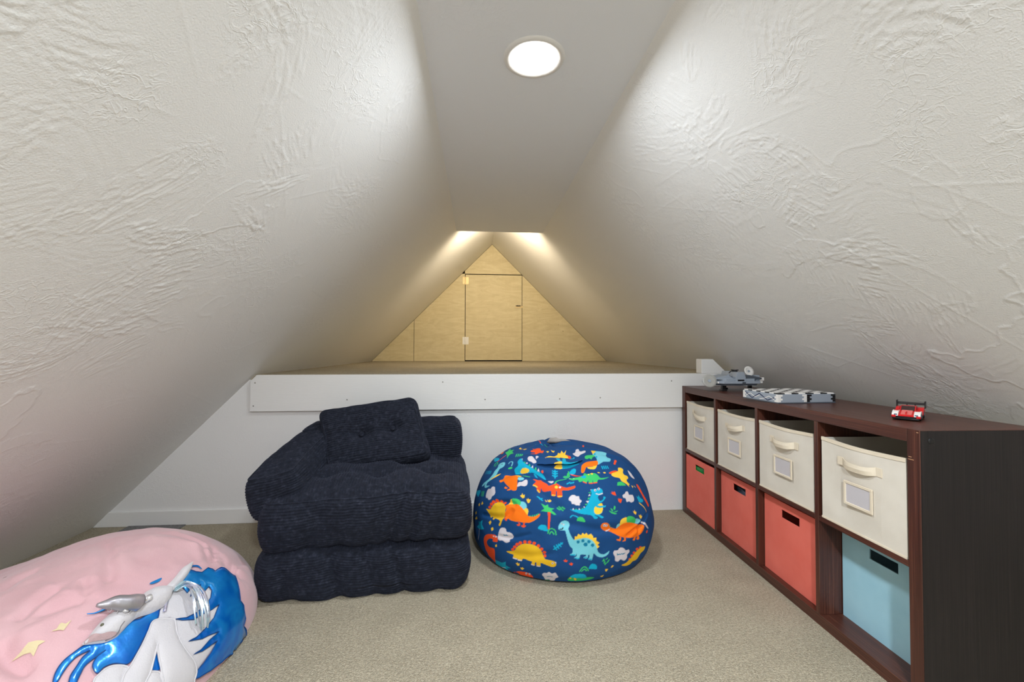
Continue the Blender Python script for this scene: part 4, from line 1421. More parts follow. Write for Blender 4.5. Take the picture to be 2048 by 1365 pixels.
def print_colour(U):
    """linear RGB of the print at each place U"""
    def lin(c):
        return np.array(srgb(*c)[:3])
    col = np.tile(lin(PRINT_COL['NV']), (len(U), 1))
    for c, k, w, p in MOTIFS:
        if k == 0:
            p = crom(p, 4)
        pad = w + .002
        lo, hi = p.min(0) - pad, p.max(0) + pad
        sel = np.nonzero((U[:, 0] > lo[0]) & (U[:, 0] < hi[0]) & (U[:, 1] > lo[1]) & (U[:, 1] < hi[1]))[0]
        if not len(sel):
            continue
        q = U[sel]
        if k < 2:
            m = in_poly(q, p)
        else:
            p = crom(p, 4, False) if len(p) > 2 else p
            d = np.full(len(q), 9.0)
            for A, B in zip(p[:-1], p[1:]):
                ab = B - A
                t = np.clip(((q - A) @ ab) / (ab @ ab + 1e-12), 0, 1)
                d = np.minimum(d, np.hypot(*(q - A - t[:, None] * ab).T))
            m = d < w / 2
        col[sel[m]] = lin(PRINT_COL[c])
    return col

def bag_colours(P):
    acc = 0
    for dx, dy in ((-.0012, -.0007), (.0007, -.0012), (.0012, .0007), (-.0007, .0012)):
        U = bag_uv(P)
        far = np.hypot(*U.T) > 1.56
        Q = P.copy()
        Q[:, :2] *= -1
        U = np.where(far[:, None], bag_uv(Q), U) + np.array([dx, dy])
        acc = acc + print_colour(U)
    return acc / 4

def set_colours(o, rgb):
    at = o.data.color_attributes.new('print', 'FLOAT_COLOR', 'POINT')
    at.data.foreach_set('color', np.concatenate([rgb, np.ones((len(rgb), 1))], 1).astype(np.float32).ravel())

M_print = mat('printed_cotton', (1, 1, 1, 1), .82, spec=.2)
_t = NT(M_print)
_a = _t.n('Attribute', attribute_name='print')
_t.color(_a.outputs['Color'])
_t.bump(_t.noise(_t.coord(), 420, 1), .25, .002)

def crease(U, line, width, depth):
    d = np.full(len(U), 9.0)
    s = np.zeros(len(U))
    line = crom(np.array(line), 5, False)
    n = len(line) - 1
    for i in range(n):
        A, ab = line[i], line[i + 1] - line[i]
        t = np.clip(((U - A) @ ab) / (ab @ ab + 1e-12), 0, 1)
        e = np.hypot(*(U - A - t[:, None] * ab).T)
        s = np.where(e < d, (i + t) / n, s)
        d = np.minimum(d, e)
    return -depth * np.exp(-(d / width) ** 2) * np.clip(np.sin(math.pi * np.clip(s, .02, .98)) * 1.8, 0, 1)

BAG_FOLDS = (
    (((-.80, .30), (-.63, .32), (-.50, .24), (-.37, .18), (-.26, .10)), .055, .026),
    (((-.26, .10), (-.05, .17), (.23, .24)), .05, .016),
    (((-.43, .0), (-.34, -.11), (-.22, -.31)), .05, .010),
    (((-.30, -.40), (-.14, -.43), (.11, -.51), (.45, -.50), (.76, -.41)), .06, .012),
    (((-1.23, -.14), (-.86, -.25), (-.70, -.16)), .035, .012),
    (((-.95, -.03), (-.77, -.06), (-.66, -.14)), .03, .012),
    (((.76, -.44), (.62, -.52), (.43, -.62)), .025, .014),
    (((.84, -.30), (.70, -.46), (.62, -.60)), .025, .012),
    (((.62, .42), (.86, .25), (1.0, .05)), .03, .007),
    (((.35, .52), (.62, .44), (.9, .34)), .03, .007),
    (((.05, .62), (.25, .66), (.5, .62)), .03, .008),
    (((-.75, .62), (-.5, .60), (-.25, .62)), .04, .008),
    (((-1.0, -.5), (-.8, -.55), (-.55, -.5)), .03, .007),
    (((-.9, -.75), (-.6, -.8), (-.3, -.75)), .05, .006),
)
def bag_surface(P):
    """rest shape pushed in by folds and lumps, P relative to the base"""
    n = (P - np.array([0, 0, .16])) / np.array([.455 ** 2, .405 ** 2, .33 ** 2])
    n = n / np.linalg.norm(n, axis=1, keepdims=True)
    U = bag_uv(P)
    d = .010 * vnoise(P, 5.5, 2) + .0035 * vnoise(P + 3, 17, 2)
    for ln, w, dep in BAG_FOLDS:
        d = d + crease(U, ln, w, dep) - .35 * crease(U, ln, w * 2.6, dep)
    # gathers radiating from the top
    az = np.arctan2(P[:, 1] - .05, P[:, 0] + .05)
    rr = np.hypot(P[:, 0] + .05, P[:, 1] - .05)
    top = np.exp(-(rr / .16) ** 2) * (P[:, 2] > .3)
    d = d + top * (.006 * np.sin(az * 11 + 2 * np.sin(az * 3)) - .016 * np.exp(-(rr / .04) ** 2))
    low = np.clip(P[:, 2] / .05, 0, 1)
    Q = P + n * (d * low)[:, None]
    Q[:, 2] = np.maximum(Q[:, 2], .0015)
    return Q, n

dino = empty('bean_bag', (BAG_C[0], BAG_C[1], 0))
tag(dino, 'round navy bean bag printed with colourful dinosaurs, against the low wall', 'bean bag')
prof = crom(BAG_PROF, 30, False)
seg = np.hypot(*(np.diff(prof, axis=0) * np.array([.43, 1])).T)
arc = np.concatenate([[0], np.cumsum(seg)])
ss_ = np.concatenate([np.linspace(.0015, .80, 330), np.linspace(.803, arc[-1] - .001, 40)])
ss_ = ss_[ss_ < arc[-1]]
pr = np.stack([np.interp(ss_, arc, prof[:, 0]), np.interp(ss_, arc, prof[:, 1])], -1)
th1 = np.linspace(math.pi * .92, math.pi * 2.12, 600, endpoint=False)
th2 = np.linspace(math.pi * 2.12, math.pi * 2.92, 130, endpoint=False)
th = np.concatenate([th1, th2])
B0 = np.stack([BAG_A * np.cos(th)[:, None] * pr[None, :, 0], BAG_B * np.sin(th)[:, None] * pr[None, :, 0], np.broadcast_to(pr[None, :, 1], (len(th), len(pr)))], -1).reshape(-1, 3)
V_, _n = bag_surface(B0)
cover = np_mesh('cover', V_, grid_faces(len(th), len(pr), True)[:, ::-1], M_print, dino)
set_colours(cover, bag_colours(B0))

# carrying strap sewn across the top, same cloth
up_e = crom(np.array([(-.37, .456), (-.229, .459), (-.147, .447), (-.03, .408), (.07, .373)]), 16, False)
lo_e = crom(np.array([(-.383, .322), (-.297, .277), (-.181, .262), (-.05, .268), (.078, .362)]), 16, False)
_U0 = bag_uv(B0)
_sel = np.nonzero((np.abs(_U0[:, 0] + .15) < .32) & (np.abs(_U0[:, 1] - .36) < .2))[0]
rows = []
nq = 14
for q in np.linspace(0, 1, nq):
    rows.append(up_e * (1 - q) + lo_e * q)
SU = np.stack(rows, 1)                                   # along, across, uv
shp = SU.shape[:2]
flat = SU.reshape(-1, 2)
near = np.array([_sel[np.argmin(((_U0[_sel] - f) ** 2).sum(1))] for f in flat])
base_p, base_n = V_[near].copy(), _n[near]
pp_ = np.repeat(np.linspace(0, 1, shp[0])[:, None], nq, 1).ravel()
qq_ = np.repeat(np.linspace(0, 1, nq)[None, :], shp[0], 0).ravel()
lift = .0025 + .020 * np.clip(np.sin(math.pi * pp_), 0, 1) ** .7 * (qq_ ** 1.5)
# smooth the picked points a little along the strap
bp = base_p.reshape(*shp, 3)
for _ in range(3):
    bp[1:-1] = (bp[:-2] + 2 * bp[1:-1] + bp[2:]) / 4
    bp[:, 1:-1] = (bp[:, :-2] + 2 * bp[:, 1:-1] + bp[:, 2:]) / 4
SV = bp.reshape(-1, 3) + base_n * lift[:, None]
back_ = SV - base_n * .002
SQ = grid_faces(shp[0], nq)
nS = len(SV)
rim_ = []
for i in range(shp[0] - 1):
    a_, b_ = i * nq + nq - 1, (i + 1) * nq + nq - 1
    rim_.append([a_, b_, b_ + nS, a_ + nS])
strap = np_mesh('carry_strap', np.concatenate([SV, back_]), np.concatenate([SQ, SQ[:, ::-1] + nS, np.array(rim_)]), M_print, dino)
sc = print_colour(flat)
set_colours(strap, np.concatenate([sc, sc]))

# pale gathered tab at the crown
M_tab = fabric_mat('pale_lining', srgb(186, 180, 174), srgb(150, 144, 138))
bm = bmesh.new()
add_tube(bm, [(-.060, .085, .500), (-.045, .06, .519), (-.02, .05, .521), (.0, .06, .517), (.03, .075, .514), (.07, .085, .502)], [.006, .013, .014, .009, .007, .004], 10)
bm_obj('crown_tab', bm, M_tab, dino, True)
# ================================================================== PINK UNICORN BEAN BAG
# outlines of the applique pieces and fold lines, as plan positions on the bag (m)
UNI = {
    'mane': [(-0.924, 1.368), (-0.934, 1.322), (-0.932, 1.306), (-0.934, 1.29), (-0.941, 1.271), (-0.944, 1.249), (-0.954, 1.229), (-0.96, 1.212), (-0.969, 1.196), (-0.981, 1.176), (-0.987, 1.154), (-0.992, 1.132), (-0.991, 1.114), (-0.985, 1.1), (-0.98, 1.103), (-0.981, 1.12), (-0.981, 1.137), (-0.978, 1.154), (-0.968, 1.175), (-0.971, 1.157), (-0.97, 1.14), (-0.969, 1.123), (-0.963, 1.112), (-0.956, 1.117), (-0.958, 1.132), (-0.96, 1.15), (-0.955, 1.172), (-0.948, 1.194), (-0.953, 1.18), (-0.953, 1.165), (-0.949, 1.157), (-0.939, 1.156), (-0.936, 1.171), (-0.927, 1.187), (-0.91, 1.205), (-0.908, 1.229), (-0.911, 1.26), (-0.914, 1.285), (-0.918, 1.304), (-0.914, 1.323), (-0.921, 1.344), (-0.919, 1.357)],
    'mane_back': [(-0.941, 1.454), (-0.943, 1.485), (-0.925, 1.506), (-0.918, 1.525), (-0.917, 1.556), (-0.911, 1.568), (-0.902, 1.569), (-0.899, 1.599), (-0.887, 1.615), (-0.879, 1.624), (-0.865, 1.606), (-0.852, 1.588), (-0.839, 1.568), (-0.83, 1.574), (-0.822, 1.566), (-0.813, 1.565), (-0.807, 1.547), (-0.802, 1.567), (-0.799, 1.574), (-0.785, 1.535), (-0.788, 1.504), (-0.796, 1.471), (-0.8, 1.425), (-0.807, 1.377), (-0.816, 1.335), (-0.822, 1.315), (-0.824, 1.33), (-0.822, 1.354), (-0.821, 1.385), (-0.823, 1.416), (-0.828, 1.386), (-0.833, 1.361), (-0.841, 1.335), (-0.836, 1.358), (-0.833, 1.394), (-0.83, 1.418), (-0.829, 1.432), (-0.835, 1.407), (-0.843, 1.376), (-0.858, 1.339), (-0.852, 1.363), (-0.848, 1.394), (-0.847, 1.436), (-0.853, 1.479), (-0.856, 1.45), (-0.862, 1.416), (-0.869, 1.385), (-0.882, 1.361), (-0.891, 1.35), (-0.879, 1.374), (-0.871, 1.406), (-0.867, 1.438), (-0.869, 1.471), (-0.876, 1.493), (-0.884, 1.497), (-0.883, 1.459), (-0.883, 1.421), (-0.889, 1.458), (-0.899, 1.485), (-0.897, 1.446), (-0.895, 1.426), (-0.907, 1.468), (-0.904, 1.429), (-0.923, 1.436)],
    'cheek': [(-0.93, 1.411), (-0.92, 1.436), (-0.906, 1.465), (-0.885, 1.498), (-0.862, 1.489), (-0.851, 1.476), (-0.839, 1.453), (-0.828, 1.433), (-0.822, 1.419), (-0.821, 1.394), (-0.822, 1.354), (-0.824, 1.33), (-0.832, 1.333), (-0.849, 1.325), (-0.864, 1.322), (-0.879, 1.33), (-0.895, 1.35), (-0.913, 1.321), (-0.919, 1.349), (-0.926, 1.379)],
    'neck': [(-0.917, 1.301), (-0.912, 1.319), (-0.903, 1.333), (-0.892, 1.346), (-0.882, 1.333), (-0.874, 1.325), (-0.861, 1.32), (-0.848, 1.323), (-0.835, 1.329), (-0.825, 1.328), (-0.821, 1.319), (-0.819, 1.302), (-0.85, 1.238), (-0.858, 1.242), (-0.866, 1.247), (-0.876, 1.255), (-0.885, 1.264), (-0.891, 1.274), (-0.887, 1.261), (-0.883, 1.244), (-0.879, 1.228), (-0.878, 1.213), (-0.878, 1.194), (-0.899, 1.167), (-0.905, 1.176), (-0.907, 1.189), (-0.906, 1.207), (-0.907, 1.23), (-0.909, 1.257), (-0.913, 1.28)],
    'chest': [(-0.931, 1.135), (-0.938, 1.144), (-0.937, 1.153), (-0.933, 1.17), (-0.925, 1.184), (-0.908, 1.2), (-0.907, 1.189), (-0.905, 1.176), (-0.899, 1.167)],
    'chest2': [(-0.878, 1.194), (-0.878, 1.213), (-0.879, 1.228), (-0.868, 1.244), (-0.862, 1.242), (-0.851, 1.236)],
    'maneblue2': [(-0.888, 1.265), (-0.887, 1.267), (-0.878, 1.257), (-0.869, 1.249), (-0.883, 1.231), (-0.885, 1.247)],
    'star': [(-1.082, 1.111), (-1.073, 1.122), (-1.069, 1.134), (-1.057, 1.141), (-1.044, 1.146), (-1.049, 1.136), (-1.047, 1.128), (-1.046, 1.123), (-1.055, 1.125), (-1.065, 1.121)],
    'star2': [(-1.05, 1.166), (-1.047, 1.177), (-1.05, 1.187), (-1.049, 1.192), (-1.041, 1.194), (-1.037, 1.205), (-1.035, 1.191), (-1.034, 1.181), (-1.041, 1.178)],
    'forelock': [(-0.974, 1.381), (-0.965, 1.414), (-0.962, 1.402), (-0.968, 1.382)],
    'head': [(-0.985, 1.172), (-0.985, 1.187), (-0.987, 1.214), (-0.986, 1.231), (-0.981, 1.262), (-0.979, 1.277), (-0.973, 1.299), (-0.964, 1.323), (-0.963, 1.351), (-0.953, 1.376), (-0.938, 1.396), (-0.929, 1.397), (-0.922, 1.386), (-0.917, 1.358), (-0.927, 1.316), (-0.939, 1.282), (-0.942, 1.26), (-0.944, 1.239), (-0.947, 1.22), (-0.956, 1.201), (-0.975, 1.18)],
    'nose': [(-0.984, 1.172), (-0.985, 1.186), (-0.972, 1.194), (-0.962, 1.208), (-0.951, 1.22), (-0.952, 1.211), (-0.959, 1.199), (-0.975, 1.181)],
    'ear': [(-0.941, 1.379), (-0.944, 1.417), (-0.947, 1.466), (-0.943, 1.513), (-0.932, 1.472), (-0.927, 1.436), (-0.926, 1.404), (-0.928, 1.39)],
    'reins': [(-1.02, 1.228), (-1.01, 1.236), (-1.002, 1.251), (-0.997, 1.267), (-0.992, 1.276)],
    'wisp': [(-0.946, 1.48), (-0.942, 1.503), (-0.932, 1.528), (-0.922, 1.536)],
    'browband': [(-0.932, 1.408), (-0.922, 1.373), (-0.912, 1.341)],
    'mouth': [(-0.958, 1.2), (-0.951, 1.215), (-0.95, 1.225), (-0.953, 1.233), (-0.953, 1.244)],
    'nostril': [(-0.979, 1.212)],
    'horn': [(-1.009, 1.22), (-0.995, 1.235), (-0.981, 1.25), (-0.967, 1.264), (-0.957, 1.281)],
    'ruffle': [(-0.963, 1.253), (-0.961, 1.27), (-0.956, 1.289), (-0.949, 1.308)],
    'tassel': [(-0.925, 1.397), (-0.92, 1.416), (-0.903, 1.418), (-0.881, 1.401), (-0.863, 1.387), (-0.85, 1.38)],
    'fold1': [(-1.216, 1.534), (-1.118, 1.42), (-1.073, 1.367), (-1.049, 1.324)],
    'fold2': [(-1.137, 1.173), (-1.14, 1.21), (-1.142, 1.269), (-1.136, 1.291)],
    'fold3': [(-1.131, 1.132), (-1.095, 1.109), (-1.066, 1.102), (-1.024, 1.105)],
    'fold4': [(-1.12, 1.18), (-1.09, 1.22), (-1.07, 1.247), (-1.047, 1.257)],
    'fold5': [(-1.281, 1.281), (-1.31, 1.36), (-1.284, 1.394)],
    'fold6': [(-0.97, 1.681), (-0.942, 1.641), (-0.923, 1.6)],
    'fold7': [(-0.988, 1.651), (-0.945, 1.608), (-0.923, 1.585)],
    'fold8': [(-0.923, 1.775), (-0.905, 1.697), (-0.904, 1.653)],
    'fold9': [(-0.869, 1.767), (-0.868, 1.698), (-0.88, 1.642)],
    'fold10': [(-0.832, 1.702), (-0.83, 1.625), (-0.834, 1.567)],
    'fold11': [(-1.113, 1.327), (-1.072, 1.286), (-1.065, 1.271)],
    'gather': [(-0.906, 1.655)],
}

UQ = (-1.39898, 1.41021, 0.59544, 0.67491, -0.15936, 2.71866, 0.30998, 0.49364, 0.18196)
def uni_r(X, Y):
    cx, cy, rx, ry, rot, pw, hm, kx, ky = UQ
    dx, dy = X - cx, Y - cy
    c, s = math.cos(rot), math.sin(rot)
    u, v = (dx * c + dy * s) / rx, (-dx * s + dy * c) / ry
    return (np.abs(u) ** 2.3 + np.abs(v) ** 2.3) ** (1 / 2.3), u, v
def line_dist(X, Y, line):
    U = np.stack([X, Y], -1).reshape(-1, 2)
    d = np.full(len(U), 9.0)
    s = np.zeros(len(U))
    L = crom(np.array(line), 5, False)
    n = len(L) - 1
    for i in range(n):
        A, ab = L[i], L[i + 1] - L[i]
        t = np.clip(((U - A) @ ab) / (ab @ ab + 1e-12), 0, 1)
        e = np.hypot(*(U - A - t[:, None] * ab).T)
        s = np.where(e < d, (i + t) / n, s)
        d = np.minimum(d, e)
    return d.reshape(X.shape), s.reshape(X.shape)
UNI_FOLDS = (('fold1', .016, .012), ('fold2', .014, .012), ('fold3', .020, .022), ('fold4', .014, .010), ('fold5', .018, .009), ('fold6', .010, .014),
             ('fold7', .010, .010), ('fold8', .010, .012), ('fold9', .012, .010), ('fold10', .012, .008), ('fold11', .012, .008))
def uni_z(X, Y):
    r, u, v = uni_r(X, Y)
    pw, hm, kx, ky = UQ[5:]
    e = np.clip(1 - r ** pw, 0, None)
    z = hm * e ** .75 * (1 + kx * u + ky * v)
    P = np.stack([X, Y, np.zeros_like(X)], -1)
    k = np.clip(e * 4, 0, 1)
    z = z + k * (.010 * vnoise(P + 2, 6, 2) + .0035 * vnoise(P + 7, 19, 2))
    # long soft drapes pulled towards the gathered end
    gx, gy = UNI['gather'][0]
    a = np.arctan2(Y - gy, X - gx)
    rr = np.hypot(X - gx, Y - gy)
    z = z + k * .0055 * np.sin(a * 9 + 1.5 * np.sin(a * 4)) * np.exp(-((rr - .09) / .12) ** 2) - .03 * np.exp(-(rr / .022) ** 2)
    for f, w, dep in UNI_FOLDS:
        d, s = line_dist(X, Y, UNI[f])
        m = np.clip(np.sin(math.pi * np.clip(s, .03, .97)) * 1.8, 0, 1)
        z = z - k * m * dep * (np.exp(-(d / w) ** 2) - .45 * np.exp(-((d - 2.2 * w) / (1.6 * w)) ** 2))
    return np.maximum(z, .0)
def uni_bulge(P):
    """the filling swells the side wall outwards at mid height"""
    r, u, v = uni_r(P[..., 0], P[..., 1])
    d = P[..., :2] - np.array(UQ[:2])
    d = d / (np.linalg.norm(d, axis=-1, keepdims=True) + 1e-9)
    k = .020 * np.clip((r - .62) / .3, 0, 1) * np.sin(math.pi * np.clip(P[..., 2] / .24, 0, 1)) * np.clip(.55 + u, 0, 1)
    Q = P.copy()
    Q[..., :2] += d * k[..., None]
    return Q
def uni_pt(X, Y, lift=0.0):
    """points on the cloth, raised by lift along the normal"""
    X, Y = np.asarray(X, float), np.asarray(Y, float)
    h = .003
    z = uni_z(X, Y)
    zx = (uni_z(X + h, Y) - uni_z(X - h, Y)) / (2 * h)
    zy = (uni_z(X, Y + h) - uni_z(X, Y - h)) / (2 * h)
    n = np.stack([-zx, -zy, np.ones_like(z)], -1)
    n = n / np.linalg.norm(n, axis=-1, keepdims=True)
    B = uni_bulge(np.stack([X, Y, z], -1))
    return B + n * (np.asarray(lift)[..., None] if np.ndim(lift) else lift)

def plush(name, c1, c2):
    m = mat(name, c1, .92, spec=.12)
    t = NT(m)
    co = t.coord()
    t.color(t.ramp(t.noise(co, 7, 2), [(.3, c2), (.7, c1)]))
    t.b.inputs['Sheen Weight'].default_value = .3
    t.bump(t.noise(co, 300, 1), .4, .002)
    return m
M_pink = plush('pink_plush', srgb(222, 181, 185), srgb(215, 170, 175))
M_uwhite = plush('white_plush', srgb(213, 209, 211), srgb(206, 202, 205))
M_cream2 = plush('pale_yellow_cloth', srgb(226, 210, 170), srgb(220, 202, 160))
M_nose = plush('dusty_pink_plush', srgb(196, 168, 168), srgb(186, 156, 157))
def holo(name, base, tint, metallic=.75, rough=.24):
    m = mat(name, base, rough, metallic, .6)
    t = NT(m)
    co = t.coord()
    n = t.noise(co, 10, 2, .5, 1.0)
    t.color(t.ramp(n, [(.35, base), (.62, tint), (.8, base)]))
    t.b.inputs['Thin Film Thickness'].default_value = 420
    t.b.inputs['Thin Film IOR'].default_value = 1.5
    t.b.inputs['Coat Weight'].default_value = .5
    t.b.inputs['Coat Roughness'].default_value = .12
    t.bump(t.noise(co, 60, 2), .15, .004)
    return m
M_mane = holo('blue_foil', srgb(0, 112, 214), srgb(30, 150, 232), .45, .28)
M_silver = holo('silver_foil', srgb(164, 162, 166), srgb(190, 182, 190), .7, .45)
M_iri = holo('iridescent_film', srgb(214, 210, 232), srgb(190, 226, 236), .7, .15)
M_sequin = holo('white_sequin', srgb(228, 226, 226), srgb(240, 236, 240), .4, .25)
M_bluecord = mat('dark_blue_stitching', srgb(18, 70, 130), .4)

uni = empty('bean_bag', (UQ[0], UQ[1], 0))
UL = np.array([UQ[0], UQ[1], 0])
tag(uni, 'large pink bean bag with a white unicorn and blue foil mane', 'bean bag')
nth, nr = 420, 170
sgrid = np.linspace(0.004, 1, nr)
rg = 1 - (1 - sgrid) ** 1.6
thg = np.linspace(0, 2 * math.pi, nth, endpoint=False)
cs_, sn_ = np.cos(thg), np.sin(thg)
k_ = 1 / (np.abs(cs_) ** 2.3 + np.abs(sn_) ** 2.3) ** (1 / 2.3)
uu, vv = (cs_ * k_)[:, None] * rg[None, :], (sn_ * k_)[:, None] * rg[None, :]
c_, s_ = math.cos(UQ[4]), math.sin(UQ[4])
GX = UQ[0] + UQ[2] * uu * c_ - UQ[3] * vv * s_
GY = UQ[1] + UQ[2] * uu * s_ + UQ[3] * vv * c_
GZ = uni_z(GX, GY)
Vu = uni_bulge(np.stack([GX, GY, GZ], -1).reshape(-1, 3)) - UL
np_mesh('pink_cover', Vu, grid_faces(nth, nr, True), M_pink, uni)
# pale base panel that shows at the seam
seam = np.stack([GX[:, -1], GY[:, -1]], -1) - UL[:2]
sv = np.concatenate([np.concatenate([seam * f, np.full((nth, 1), z)], 1) for f, z in ((.975, .001), (.992, .003), (.994, .012), (.975, .022))])
sq = np.concatenate([np.stack([np.arange(nth), (np.arange(nth) + 1) % nth, (np.arange(nth) + 1) % nth + nth, np.arange(nth) + nth], 1) + k * nth for k in range(3)])
np_mesh('base_panel', sv, sq, M_cream2, uni)

def patch_mesh(outline, smooth, step):
    """Delaunay sheet inside an outline: plan points, triangles, distance to the edge"""
    P = crom(np.array(outline), 5) if smooth else np.array(outline, float)
    if not smooth:
        Q = []
        for a, b in zip(P, np.roll(P, -1, 0)):
            n = max(1, int(np.hypot(*(b - a)) / step))
            Q += [a + (b - a) * i / n for i in range(n)]
        P = np.array(Q)
    keep = [0]
    for i in range(1, len(P)):
        if np.hypot(*(P[i] - P[keep[-1]])) > .0008:
            keep.append(i)
    P = P[keep]
    lo, hi = P.min(0), P.max(0)
    gx, gy = np.meshgrid(np.arange(lo[0], hi[0], step), np.arange(lo[1], hi[1], step))
    G = np.stack([gx.ravel(), gy.ravel()], 1)
    G = G[in_poly(G, P)]
    def edge_dist(U):
        d = np.full(len(U), 9.0)
        for A, B in zip(P, np.roll(P, -1, 0)):
            ab = B - A
            t = np.clip(((U - A) @ ab) / (ab @ ab + 1e-12), 0, 1)
            d = np.minimum(d, np.hypot(*(U - A - t[:, None] * ab).T))
        return d
    if len(G):
        G = G[edge_dist(G) > step * .45]
    pts = [Vector(p) for p in P] + [Vector(g) for g in G]
    res = delaunay_2d_cdt(pts, [], [list(range(len(P)))], 1, 1e-6)
    V = np.array([(v.x, v.y) for v in res[0]])
    tri = [list(f) for f in res[2]]
    return V, tri, edge_dist(V), P

def applique(name, key, m, parent, lift, infl=0.0, width=.02, smooth=True, step=.006, cord=None, cord_r=.0022):
    V, tri, d, P = patch_mesh(UNI[key], smooth, step)
    q = np.clip(d / width, 0, 1)
    up = lift + infl * np.sqrt(np.clip(1 - (1 - q) ** 2, 0, 1))
    W = uni_pt(V[:, 0], V[:, 1], up) - UL
    me = bpy.data.meshes.new(name)
    bm = bmesh.new()
    vs = [bm.verts.new(w) for w in W]
    for f in tri:
        try:
            bm.faces.new([vs[i] for i in f])
        except ValueError:
            pass
    bmesh.ops.recalc_face_normals(bm, faces=bm.faces)
    if sum(f.normal.z * f.calc_area() for f in bm.faces) < 0:
        bmesh.ops.reverse_faces(bm, faces=bm.faces)
    bm.to_mesh(me)
    bm.free()
    o = link(name, me, m, parent, True)
    if cord is not None:
        bm = bmesh.new()
        add_tube(bm, uni_pt(P[:, 0], P[:, 1], lift + .001) - UL, cord_r, 6, True)
        bm_obj('piping', bm, cord, o, True)
    return o

def path_tube(name, key, m, parent, lift, r, k=6):
    L = crom(np.array(UNI[key]), k, False)
    rs = r if np.ndim(r) == 0 else list(np.interp(np.linspace(0, 1, len(L)), np.linspace(0, 1, len(r)), r))
    bm = bmesh.new()
    lf = np.full(len(L), lift) if np.ndim(lift) == 0 else np.interp(np.linspace(0, 1, len(L)), np.linspace(0, 1, len(lift)), lift)
    add_tube(bm, uni_pt(L[:, 0], L[:, 1], lf) - UL, rs, 10)
    return bm_obj(name, bm, m, parent, True)

applique('cheek', 'cheek', M_uwhite, uni, .0030, .003, .02)
applique('mane', 'mane', M_mane, uni, .0040, .005, .02, True, .005, M_bluecord, .0013)
applique('mane', 'mane_back', M_mane, uni, .0070, .005, .02, False, .005, M_bluecord, .0013)
applique('mane', 'maneblue2', M_mane, uni, .0045)
applique('mane', 'forelock', M_mane, uni, .0045)
applique('leg', 'chest', M_uwhite, uni, .0065, .006, .02, True, .006, M_uwhite)
applique('leg', 'chest2', M_uwhite, uni, .0065, .006, .02, True, .006, M_uwhite)
applique('neck', 'neck', M_uwhite, uni, .0085, .008, .025, True, .006, M_uwhite)
applique('star', 'star', M_cream2, uni, .003, .001, .01, False)
applique('star', 'star2', M_cream2, uni, .003, .001, .01, False)
head = applique('head', 'head', M_uwhite, uni, .008, .034, .034, True, .005)
# nose, mouth and nostril follow the stuffed head
_HV, _HT, _HD, _HP = patch_mesh(UNI['head'], True, .02)
def head_lift(X, Y):
    U = np.stack([np.ravel(X), np.ravel(Y)], 1)
    d = np.full(len(U), 9.0)
    for A, B in zip(_HP, np.roll(_HP, -1, 0)):
        ab = B - A
        t = np.clip(((U - A) @ ab) / (ab @ ab + 1e-12), 0, 1)
        d = np.minimum(d, np.hypot(*(U - A - t[:, None] * ab).T))
    d = np.where(in_poly(U, _HP), d, 0)
    q = np.clip(d / .034, 0, 1)
    return .008 + .034 * np.sqrt(np.clip(1 - (1 - q) ** 2, 0, 1))
V, tri, d, P = patch_mesh(UNI['nose'], True, .005)
W = uni_pt(V[:, 0], V[:, 1], head_lift(V[:, 0], V[:, 1]) + .0032) - UL
mesh('nose', W, tri, M_nose, head, True)
L = crom(np.array(UNI['mouth']), 6, False)
bm = bmesh.new()
add_tube(bm, uni_pt(L[:, 0], L[:, 1], head_lift(L[:, 0], L[:, 1])) - UL, .0012, 6)
bm_obj('mouth_stitching', bm, mat('grey_thread', srgb(120, 116, 118), .7), head, True)
nx_, ny_ = np.array([UNI['nostril'][0][0]]), np.array([UNI['nostril'][0][1]])
ns = lathe('eye', [(0, .004), (.003, .003), (.0042, 0), (.003, -.003), (0, -.004)], mat('olive_bead', srgb(92, 92, 70), .3), head, 14)
ns.location = Vector((uni_pt(nx_, ny_, head_lift(nx_, ny_))[0] - UL).tolist())
applique('ear', 'ear', M_uwhite, uni, .018, .016, .014, True, .005)
horn = path_tube('horn', 'horn', M_silver, uni, [.060, .058, .054, .049, .042], [.004, .013, .018, .0205, .022])
for f_ in (.35, .6, .82):
    Lh = crom(np.array(UNI['horn']), 6, False)
    i_ = int(f_ * (len(Lh) - 1))
    c0 = uni_pt(Lh[i_:i_ + 1, 0], Lh[i_:i_ + 1, 1], float(np.interp(f_, [0, .25, .5, .75, 1], [.052, .05, .046, .042, .036])))[0] - UL
    c1 = uni_pt(Lh[i_ + 1:i_ + 2, 0], Lh[i_ + 1:i_ + 2, 1], float(np.interp(f_, [0, .25, .5, .75, 1], [.052, .05, .046, .042, .036])))[0] - UL
    ax_ = Vector((c1 - c0).tolist()).normalized()
    rr_ = float(np.interp(f_, [0, .25, .5, .75, 1], [.004, .013, .018, .0205, .022])) * 1.01
    u_ = ax_.orthogonal().normalized()
    v_ = ax_.cross(u_)
    bm = bmesh.new()
    add_tube(bm, [Vector(c0.tolist()) + rr_ * (math.cos(a) * u_ + math.sin(a) * v_) for a in np.linspace(0, 2 * math.pi, 20, endpoint=False)], .0010, 5, True)
    bm_obj('stitch_ring', bm, M_sequin, horn, True)
rf = crom(np.array(UNI['ruffle']), 14, False)
bm = bmesh.new()
add_tube(bm, uni_pt(rf[:, 0], rf[:, 1], .043 + .004 * np.sin(np.arange(len(rf)) * 1.3)) - UL, list(.0075 + .0022 * np.sin(np.arange(len(rf)) * 2.1)), 8)
bm_obj('horn_ruffle', bm, M_sequin, uni, True)
path_tube('rein', 'reins', M_mane, uni, .006, [.001, .0015, .003, .004, .003])
path_tube('mane_wisp', 'wisp', M_mane, uni, .004, [.004, .003, .003, .001])
